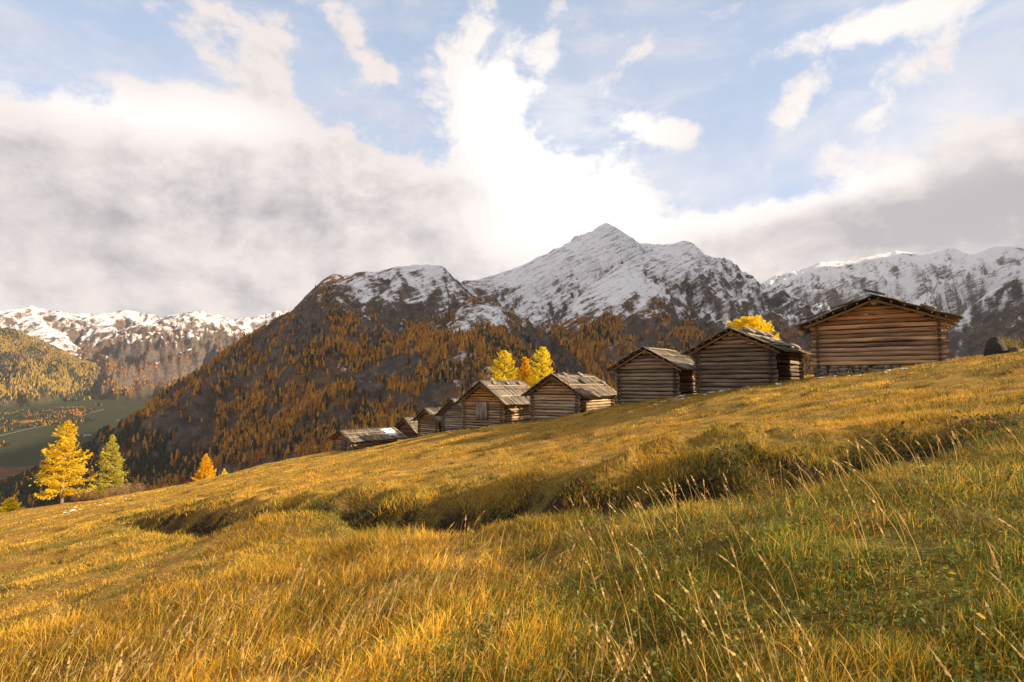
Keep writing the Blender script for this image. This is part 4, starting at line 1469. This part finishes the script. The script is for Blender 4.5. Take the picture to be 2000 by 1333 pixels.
# ------------------------------------------------------------------ farmsteads and the road on the valley floor
def valley_at(px, py):
    d = px_dir(px, py)
    r = np.linspace(1500, 7000, 1200)
    pts = d[None] / math.hypot(d[0], d[1]) * r[:, None]
    a_ = np.degrees(np.arctan2(pts[:, 0], pts[:, 1]))
    zz = grid_at(fz, a_, r)
    i = np.argmax(zz >= pts[:, 2])
    return np.array([pts[i, 0], pts[i, 1], zz[i]])


M_PLASTER, nt, bs = new_mat('plaster')
bs.inputs['Roughness'].default_value = 0.9
geo = nt.new('ShaderNodeNewGeometry')
nt.l.new(nt.mix(nt.noise(geo.outputs['Position'], 0.5, 3), (0.55, 0.52, 0.48), (0.72, 0.70, 0.66)), bs.inputs['Base Color'])
M_TILE, nt, bs = new_mat('roof_shingle')
bs.inputs['Roughness'].default_value = 0.9
geo = nt.new('ShaderNodeNewGeometry')
nt.l.new(nt.mix(nt.noise(geo.outputs['Position'], 0.8, 3), (0.08, 0.06, 0.05), (0.16, 0.12, 0.10)), bs.inputs['Base Color'])
HAM = [(66, 834, 'white farmhouse at the left end of the valley hamlet'), (76, 832, 'small farmhouse second from the left in the valley hamlet'),
       (85, 831, 'farmhouse in the middle of the valley hamlet'), (95, 829, 'broad farmhouse right of the middle of the valley hamlet'),
       (104, 828, 'rightmost white house of the valley hamlet'), (166, 852, 'lone farm beside the road below the valley hamlet'), (174, 851, 'barn next to the lone farm in the valley')]
for i, (px, py, lab) in enumerate(HAM):
    p = valley_at(px, py)
    rg = np.random.default_rng(800 + i)
    w, l, hh, rz_ = rg.uniform(11, 16), rg.uniform(13, 20), rg.uniform(6, 9), rg.uniform(3, 4.5)
    root = empty('farmhouse', p, rg.uniform(0, 3.1))
    tag(root, lab, 'farmhouse', 'farmhouses on the valley floor')
    wv = [(-w / 2, -l / 2, -4), (w / 2, -l / 2, -4), (w / 2, l / 2, -4), (-w / 2, l / 2, -4), (-w / 2, -l / 2, hh), (w / 2, -l / 2, hh), (w / 2, l / 2, hh), (-w / 2, l / 2, hh), (0, -l / 2, hh + rz_), (0, l / 2, hh + rz_)]
    make_mesh('wall', wv, [[(0, 1, 5, 4), (1, 2, 6, 5), (2, 3, 7, 6), (3, 0, 4, 7)], [(4, 5, 8), (6, 7, 9)]], M_PLASTER, None, False, root)
    o_, k = 1.3, rz_ / (w / 2)
    rv = []
    for yy in (-l / 2 - o_, l / 2 + o_):
        for (xx, zz) in ((-w / 2 - o_, hh - o_ * k), (0, hh + rz_), (w / 2 + o_, hh - o_ * k)):
            rv += [(xx, yy, zz + 0.1), (xx, yy, zz + 0.6)]
    make_mesh('roof', rv, [[(1, 3, 9, 7), (3, 5, 11, 9), (0, 6, 8, 2), (2, 8, 10, 4), (0, 2, 3, 1), (2, 4, 5, 3), (6, 7, 9, 8), (8, 9, 11, 10), (0, 1, 7, 6), (4, 10, 11, 5)]], M_TILE, None, False, root)
rpx = [(-40, 862), (10, 850), (60, 838), (110, 828), (150, 816), (175, 808), (205, 800)]
rpts = []
for (a, b) in zip(rpx[:-1], rpx[1:]):
    for t in np.linspace(0, 1, 12, endpoint=False):
        q = valley_at(a[0] + (b[0] - a[0]) * t, a[1] + (b[1] - a[1]) * t)
        rpts.append(q)
rpts = np.array(rpts)
d = np.gradient(rpts, axis=0)
nrm = np.stack([-d[:, 1], d[:, 0], 0 * d[:, 0]], -1)
nrm /= np.linalg.norm(nrm, axis=1)[:, None]
rv = np.concatenate([rpts + nrm * 4, rpts - nrm * 4])
rv[:, 2] += 2.5
k = len(rpts)
M_ROAD, nt, bs = new_mat('pale_road')
geo = nt.new('ShaderNodeNewGeometry')
nt.l.new(nt.mix(nt.noise(geo.outputs['Position'], 0.05, 4), (0.20, 0.19, 0.17), (0.36, 0.34, 0.31)), bs.inputs['Base Color'])
ro = make_mesh('valley_road', rv, [[(i, i + 1, k + i + 1, k + i) for i in range(k - 1)]], M_ROAD)
tag(ro, 'pale road winding through the green valley floor', 'road', None, 'structure')

# ------------------------------------------------------------------ grass
def blades(x, y, h, w, lean_dir, lean, col, rg, seg=2):
    """curved tapering blades as strips"""
    N = len(x)
    z = ground(x, y)
    base = np.stack([x, y, z - 0.02], 1)
    ld = np.stack([np.cos(lean_dir), np.sin(lean_dir), np.zeros(N)], 1)
    a = rg.uniform(0, 2 * np.pi, N)
    sd = np.stack([np.cos(a), np.sin(a), np.zeros(N)], 1)
    up = np.array([0, 0, 1.0])
    lv = []
    for i in range(seg + 1):
        t = i / seg
        c = base + up * (h * (t - 0.18 * lean * t * t))[:, None] + ld * (h * lean * (0.35 * t + 0.65 * t * t))[:, None]
        if i < seg:
            ww = (w * (1 - 0.75 * t ** 1.5) * 0.5)[:, None]
            lv += [c - sd * ww, c + sd * ww]
        else:
            lv.append(c)
    V = np.stack(lv, 1)
    k = V.shape[1]
    off = (np.arange(N) * k)[:, None]
    quads_ = [np.array([2 * i, 2 * i + 1, 2 * i + 3, 2 * i + 2])[None] + off for i in range(seg - 1)]
    tri = np.array([2 * seg - 2, 2 * seg - 1, 2 * seg])[None] + off
    C = np.repeat(col[:, None, :], k, axis=1)
    tt = np.array([i / seg for i in range(seg) for _ in (0, 1)] + [1.0])
    return V.reshape(-1, 3), (np.concatenate(quads_) if quads_ else np.zeros((0, 4), int)), tri, C.reshape(-1, 3)


class GB:
    def __init__(self):
        self.V, self.Q, self.T, self.C, self.n = [], [], [], [], 0

    def add(self, r):
        v, q, t, c = r
        self.V.append(v)
        self.Q.append(q + self.n)
        self.T.append(t + self.n)
        self.C.append(c)
        self.n += len(v)

    def build(self, name, mat):
        return make_mesh(name, np.concatenate(self.V), [np.concatenate(self.Q), np.concatenate(self.T)], mat, {'col': np.concatenate(self.C)})


def scatter(N, r0, r1, rg, a=50.0, pw=1.0):
    """points in a fan round the viewpoint, denser near it"""
    r = np.exp(rg.uniform(np.log(r0), np.log(r1), N)) if pw == 1.0 else (r0 ** (1 - pw) + rg.random(N) * (r1 ** (1 - pw) - r0 ** (1 - pw))) ** (1 / (1 - pw))
    an = np.radians(rg.uniform(-a, a, N))
    return r * np.sin(an), r * np.cos(an)


def not_in_hut(x, y):
    ok = np.ones(len(x), bool)
    for h in HUTS:
        lx = (x - h['p'][0]) * h['e'][0] + (y - h['p'][1]) * h['e'][1]
        ly = (x - h['p'][0]) * h['b'][0] + (y - h['p'][1]) * h['b'][1]
        ok &= ~((lx > -0.15) & (lx < h['w'] + 0.15) & (ly > -0.15) & (ly < h['L'] + 0.15))
    return ok


GG = np.array([0.30, 0.30, 0.035])
GD = np.array([0.15, 0.18, 0.025])
GY = np.array([0.82, 0.50, 0.06])
GO = np.array([0.74, 0.39, 0.04])
GB_ = np.array([0.32, 0.17, 0.05])


def grass_cols(x, y, rg, extra=0.0):
    t = np.clip(meadow_tone(x, y) + extra + rg.normal(0, 0.22, len(x)), 0, 1)
    N = len(x)
    u = rg.random(N)[:, None]
    dry = GY * u + GO * (1 - u)
    br = rg.random(N) < np.clip(0.12 + 0.35 * fbm(x / 2.1 + 70, y / 2.1, 3), 0.02, 0.6)
    dry[br] = GB_ * rg.uniform(0.8, 1.4, br.sum())[:, None]
    v = rg.random(N)[:, None]
    grn = GG * v + GD * (1 - v)
    pick = (rg.random(N) < t)[:, None]
    c = np.where(pick, grn, dry)
    patch_ = np.clip(0.88 + 0.32 * fbm(x / 1.6, y / 1.6 + 33, 4, 0.6) + 0.28 * fbm(x / 6.5 + 7, y / 6.5, 3), 0.35, 1.35)
    return c * rg.uniform(0.75, 1.2, N)[:, None] * patch_[:, None]


grg = np.random.default_rng(21)
G = GB()
# knee high tangled grass close by
x, y = scatter(170000, 1.6, 9.5, grg, 56, 1.25)
d, s, t = poly_dist(x, y, DITCH)
cl = fbm(x / 0.7, y / 0.7 + 5, 3)
leftness = sstep(-x, -1.5, 4.0)
bare = fbm(x / 0.9 + 44, y / 0.9 + 12, 3)
keepm = ((bare < 0.42) | (grg.random(len(x)) < 0.25)) & (cl + grg.normal(0, 0.35, len(x)) > -0.55) & ((-s * d) < 0.1)
x, y, leftness, cl = x[keepm], y[keepm], leftness[keepm], cl[keepm]
r = np.hypot(x, y)
h = (0.085 + 0.085 * leftness + 0.06 * cl) * grg.uniform(0.5, 1.7, len(x)) * (1 - 0.4 * sstep(r, 6, 10))
h = np.clip(h, 0.04, 0.42)
lean = np.clip(grg.normal(0.55, 0.3, len(x)), 0.05, 1.3)
ld = np.where(grg.random(len(x)) < 0.55, grg.normal(0.5, 0.7, len(x)), grg.uniform(0, 6.28, len(x)))
G.add(blades(x, y, h, 0.0034 + 0.0016 * grg.random(len(x)) + 0.0005 * r, ld, lean, grass_cols(x, y, grg), grg, 3))
# middle distance: cropped pasture
x, y = scatter(400000, 7.0, 34, grg, 52, 1.15)
cl = fbm(x / 0.9, y / 0.9 + 15, 3)
bare = fbm(x / 1.8 + 44, y / 1.8 + 12, 3)
ok = ((bare < 0.45) | (grg.random(len(x)) < 0.2)) & not_in_hut(x, y) & (cl + grg.normal(0, 0.4, len(x)) > -0.5)
d, s, t = poly_dist(x, y, DITCH)
bk = np.where(-s > 0, np.exp(-((d - 0.5) / 0.55) ** 2), np.exp(-(d / 0.4) ** 2))
ok &= grg.random(len(x)) > bk * 0.75 + 0.3 * bk * fbm(x / 0.6, y / 0.6, 2)
x, y, cl = x[ok], y[ok], cl[ok]
r = np.hypot(x, y)
d, s, t = poly_dist(x, y, DITCH)
ledge = np.exp(-((d - 0.8) / 0.9) ** 2)
h = (0.055 + 0.06 * ledge + 0.03 * cl) * grg.uniform(0.5, 1.7, len(x))
h = h * np.clip(1 + 0.8 * fbm(x / 2.4, y / 2.4 + 77, 3), 0.4, 2.2)
h = np.clip(h, 0.025, 0.34)
G.add(blades(x, y, h, 0.003 + 0.00052 * r, grg.uniform(0, 6.28, len(x)), np.clip(grg.normal(0.6, 0.35, len(x)), 0, 1.5), grass_cols(x, y, grg, -0.05), grg, 2))
# far pasture
x, y = scatter(360000, 26, 85, grg, 50, 1.0)
ok = not_in_hut(x, y)
x, y = x[ok], y[ok]
r = np.hypot(x, y)
cl = fbm(x / 1.7, y / 1.7 + 15, 3)
h = (0.06 + 0.05 * cl) * grg.uniform(0.5, 1.7, len(x))
h = np.clip(h, 0.03, 0.3)
G.add(blades(x, y, h, 0.0006 * r, grg.uniform(0, 6.28, len(x)), np.clip(grg.normal(0.6, 0.35, len(x)), 0, 1.5), grass_cols(x, y, grg, -0.05), grg, 2))
# tussocks: darker clumps that break up the pasture
tx, ty = scatter(1500, 4.5, 60, grg, 50, 1.0)
ok = not_in_hut(tx, ty)
tx, ty = tx[ok], ty[ok]
tr_ = np.hypot(tx, ty)
nb_ = 45
rad_ = grg.uniform(0.06, 0.22, len(tx)) * (1 + tr_ / 60)
aa = grg.uniform(0, 6.28, (len(tx), nb_))
qq = np.sqrt(grg.random((len(tx), nb_))) * rad_[:, None]
bx, by = (tx[:, None] + qq * np.cos(aa)).ravel(), (ty[:, None] + qq * np.sin(aa)).ravel()
hh_ = np.repeat(grg.uniform(0.06, 0.20, len(tx)), nb_) * grg.uniform(0.6, 1.3, len(bx))
tc_ = np.array([(0.16, 0.10, 0.03), (0.12, 0.13, 0.025), (0.30, 0.17, 0.045), (0.09, 0.085, 0.025), (0.46, 0.30, 0.08)])[grg.integers(0, 5, len(tx))]
G.add(blades(bx, by, hh_, 0.003 + 0.0005 * np.repeat(tr_, nb_), aa.ravel(), np.clip(grg.normal(0.7, 0.3, len(bx)), 0, 1.5), np.repeat(tc_, nb_, axis=0) * grg.uniform(0.7, 1.4, (len(bx), 1)), grg, 2))
go = G.build('meadow_grass', M_GRASS)
tag(go, 'golden and green autumn grass growing over the sloping meadow', 'grass', None, 'stuff')

# tall dry stalks with seed heads, leaning in the wind
G = GB()
x, y = scatter(1500, 1.9, 7.0, grg, 52, 1.1)
x2, y2 = scatter(4200, 1.9, 7.0, grg, 50, 0.7)
m2 = x2 < -0.5
x3 = grg.uniform(1.5, 8.0, 200)
y3 = np.interp(x3, DITCH[:, 0][::-1], DITCH[:, 1][::-1]) - grg.uniform(0.3, 1.3, 200)
x, y = np.concatenate([x, x2[m2], x3]), np.concatenate([y, y2[m2], y3])
cl = fbm(x / 1.1 + 60, y / 1.1, 3)
d, s, t = poly_dist(x, y, DITCH)
ok = (cl + grg.normal(0, 0.3, len(x)) > 0.0) & ((-s * d) < -0.2)
x, y = x[ok], y[ok]
N = len(x)
r = np.hypot(x, y)
h = grg.uniform(0.20, 0.46, N) * (1 + 0.12 * sstep(-x, 0, 3))
lean = np.clip(grg.normal(0.42, 0.2, N), 0.05, 0.9)
ld = grg.normal(0.35, 0.5, N)
ld = np.where(x > 0.5, grg.normal(2.6, 0.5, N), ld)
u = grg.random(N)[:, None]
colh = np.array([0.60, 0.40, 0.13]) * u + np.array([0.60, 0.34, 0.06]) * (1 - u)
gs = grg.random(N) < 0.3
colh[gs] = np.array([0.26, 0.24, 0.04]) * grg.uniform(0.8, 1.3, gs.sum())[:, None]
G.add(blades(x, y, h, 0.0035 + 0.0007 * r, ld, lean, colh, grg, 4))
# seed heads: slim spindles along the upper third
hd = grg.random(N) < 0.55
xh, yh, hh, lh_, ldh = x[hd], y[hd], h[hd], lean[hd], ld[hd]
zb = ground(xh, yh) - 0.02
V, Q, C = [], [], []
k0 = 0
ldv = np.stack([np.cos(ldh), np.sin(ldh), 0 * ldh], 1)


def stem_pt(t):
    return np.stack([xh, yh, zb], 1) + np.array([0, 0, 1.0]) * (hh * (t - 0.18 * lh_ * t * t))[:, None] + ldv * (hh * lh_ * (0.35 * t + 0.65 * t * t))[:, None]


for rep in range(7):
    t = 0.74 + 0.26 * rep / 6
    pc = stem_pt(t)
    pn = stem_pt(t + 0.06)
    ax_ = pn - pc
    wd = (0.0035 + 0.0007 * np.hypot(xh, yh)) * (1.4 * math.sin(math.pi * (0.12 + 0.80 * rep / 6)) + 0.3)
    a = grg.uniform(0, 6.28, len(xh))
    sd_ = np.stack([np.cos(a), np.sin(a), 0.25 * np.sin(3 * a)], 1)
    v = np.stack([pc - ax_ * 0.3, pc + sd_ * wd[:, None], pn, pc - sd_ * wd[:, None]], 1)
    V.append(v.reshape(-1, 3))
    Q.append(np.arange(len(xh) * 4).reshape(-1, 4) + k0)
    k0 += len(xh) * 4
    C.append(np.repeat(np.array([0.55, 0.36, 0.14])[None] * grg.uniform(0.7, 1.2, (len(xh), 1)), 4, axis=0))
G.add((np.concatenate(V), np.concatenate(Q), np.zeros((0, 3), int), np.concatenate(C)))
ts = G.build('tall_grass_stalks', M_GRASS)
tag(ts, 'tall dry seed stalks leaning over the near meadow', 'grass stalks', None, 'stuff')

# broad leaved herbs low in the grass
def herbs(x, y, size, col, rg, lift):
    N = len(x)
    z = ground(x, y)
    a = rg.uniform(0, 6.28, N)
    el = rg.uniform(-0.1, 0.9, N)
    d_ = np.stack([np.cos(a) * np.cos(el), np.sin(a) * np.cos(el), np.sin(el)], 1)
    s_ = np.cross(d_, np.stack([rg.normal(0, 0.35, N), rg.normal(0, 0.35, N), np.ones(N)], 1))
    s_ /= np.linalg.norm(s_, axis=1)[:, None]
    nrm_ = np.cross(s_, d_)
    c = np.stack([x, y, z + lift], 1)
    L_ = size[:, None]
    pts_ = [c, c + d_ * L_ * 0.35 + s_ * L_ * 0.27 + nrm_ * L_ * 0.07, c + d_ * L_ * 0.75 + s_ * L_ * 0.22 + nrm_ * L_ * 0.04, c + d_ * L_ - nrm_ * L_ * 0.10,
            c + d_ * L_ * 0.75 - s_ * L_ * 0.22 + nrm_ * L_ * 0.04, c + d_ * L_ * 0.35 - s_ * L_ * 0.27 + nrm_ * L_ * 0.07, c + d_ * L_ * 0.55 - nrm_ * L_ * 0.02]
    V = np.stack(pts_, 1)
    o = (np.arange(N) * 7)[:, None]
    q = np.concatenate([np.array(f)[None] + o for f in ((0, 1, 2, 6), (6, 2, 3, 4), (0, 6, 4, 5))])
    return V.reshape(-1, 3), q, np.zeros((0, 3), int), np.repeat(col, 7, axis=0)


G = GB()
x, y = scatter(52000, 1.7, 9.0, grg, 56, 1.1)
cl = fbm(x / 0.6 + 80, y / 0.6, 3)
d, s, t = poly_dist(x, y, DITCH)
wgt = sstep(x + 0.35 * (6 - np.hypot(x, y)), -1.6, 1.8)
ok = (cl + grg.normal(0, 0.08, len(x)) > 0.16 - 0.30 * wgt) & (grg.random(len(x)) < 0.15 + 0.85 * wgt) & ((-s * d) < 1.0)
x, y = x[ok], y[ok]
N = len(x)
u = grg.random(N)[:, None]
ch = np.array([0.09, 0.115, 0.022]) * (1 - u) + np.array([0.21, 0.21, 0.035]) * u
yl = grg.random(N) < 0.05
ch[yl] = np.array([0.48, 0.30, 0.03]) * grg.uniform(0.7, 1.2, yl.sum())[:, None]
rd = grg.random(N) < 0.006
ch[rd] = np.array([0.30, 0.08, 0.025])
G.add(herbs(x, y, grg.uniform(0.014, 0.042, N), ch, grg, grg.uniform(0.0, 0.11, N)))
# dark leafy plants on the ditch's far bank
x = grg.uniform(-9, 8, 9000)
yc = np.interp(x, DITCH[::-1, 0], DITCH[::-1, 1])
y = yc + grg.uniform(0.1, 1.1, len(x))
cl = fbm(x / 0.8 + 80, y / 0.8, 3)
ok = cl + grg.normal(0, 0.2, len(x)) > 0.15
x, y = x[ok], y[ok]
N = len(x)
u = grg.random(N)[:, None]
ch = np.array([0.05, 0.06, 0.02]) * (1 - u) + np.array([0.16, 0.12, 0.03]) * u
rd = grg.random(N) < 0.04
ch[rd] = np.array([0.36, 0.09, 0.03])
G.add(herbs(x, y, grg.uniform(0.03, 0.09, N), ch, grg, grg.uniform(0.0, 0.14, N)))
hb = G.build('meadow_herbs', M_LEAF)
tag(hb, 'broad leaved green and yellowing herbs low in the near grass', 'herbs', None, 'stuff')

# remnants of snow and pale stones in the turf below the huts
mb = MB()
srg = np.random.default_rng(31)
for (px, py, sp, num, Y) in [(1400, 790, 110, 70, 28), (1465, 775, 60, 50, 28), (1330, 800, 60, 30, 31), (1020, 838, 40, 60, 43), (1050, 830, 25, 30, 42), (890, 862, 45, 40, 46), (800, 870, 40, 25, 52),
                             (1640, 752, 50, 10, 22.0), (1690, 748, 50, 8, 21.0), (210, 990, 70, 26, 50), (160, 1008, 60, 30, 38), (950, 855, 40, 25, 43), (740, 875, 40, 25, 53)]:
    for i in range(num // 2):
        qx, qy = px + srg.normal(0, sp * 0.6), py + srg.normal(0, sp * 0.10)
        p = at(qx, qy, Y)
        k = np.clip((p[2]) / g1(p[0], p[1]) if abs(g1(p[0], p[1])) > 0.3 else 1.0, 0.8, 1.2)
        xx, yy = p[0] + srg.normal(0, 0.25), p[1] + srg.normal(0, 1.1)
        sc_ = srg.uniform(0.06, 0.24)
        if not_in_hut(np.array([xx]), np.array([yy]))[0]:
            rock_shape(mb, (xx, yy, g1(xx, yy) + 0.02), (sc_ * srg.uniform(0.8, 2.2), sc_, 0.05), (0.66, 0.64, 0.62), srg, 0.3)
sf = mb.build('snow_remnants', m_snow, None, True)
tag(sf, 'small remnants of old snow scattered in the turf below the huts', 'snow', None, 'stuff')

# ------------------------------------------------------------------ the air: pale haze that veils the far ranges
hz = make_mesh('haze', [(sx, sy, sz_) for sz_ in (-420, 2600) for (sx, sy) in ((-12500, -9000), (12500, -9000), (12500, 12500), (-12500, 12500))],
               [[(3, 2, 1, 0), (4, 5, 6, 7), (0, 1, 5, 4), (1, 2, 6, 5), (2, 3, 7, 6), (3, 0, 4, 7)]])
m_hz = bpy.data.materials.new('haze_air')
m_hz.use_nodes = True
ht = NT(m_hz.node_tree)
ht.n.clear()
pv = ht.new('ShaderNodeVolumePrincipled')
pv.inputs['Color'].default_value = (0.90, 0.92, 1.0, 1)
pv.inputs['Density'].default_value = 0.000018
pv.inputs['Anisotropy'].default_value = 0.3
ho = ht.new('ShaderNodeOutputMaterial')
ht.l.new(pv.outputs[0], ho.inputs['Volume'])
hz.data.materials.append(m_hz)
tag(hz, 'thin pale mountain haze filling the valley', 'haze', None, 'stuff')
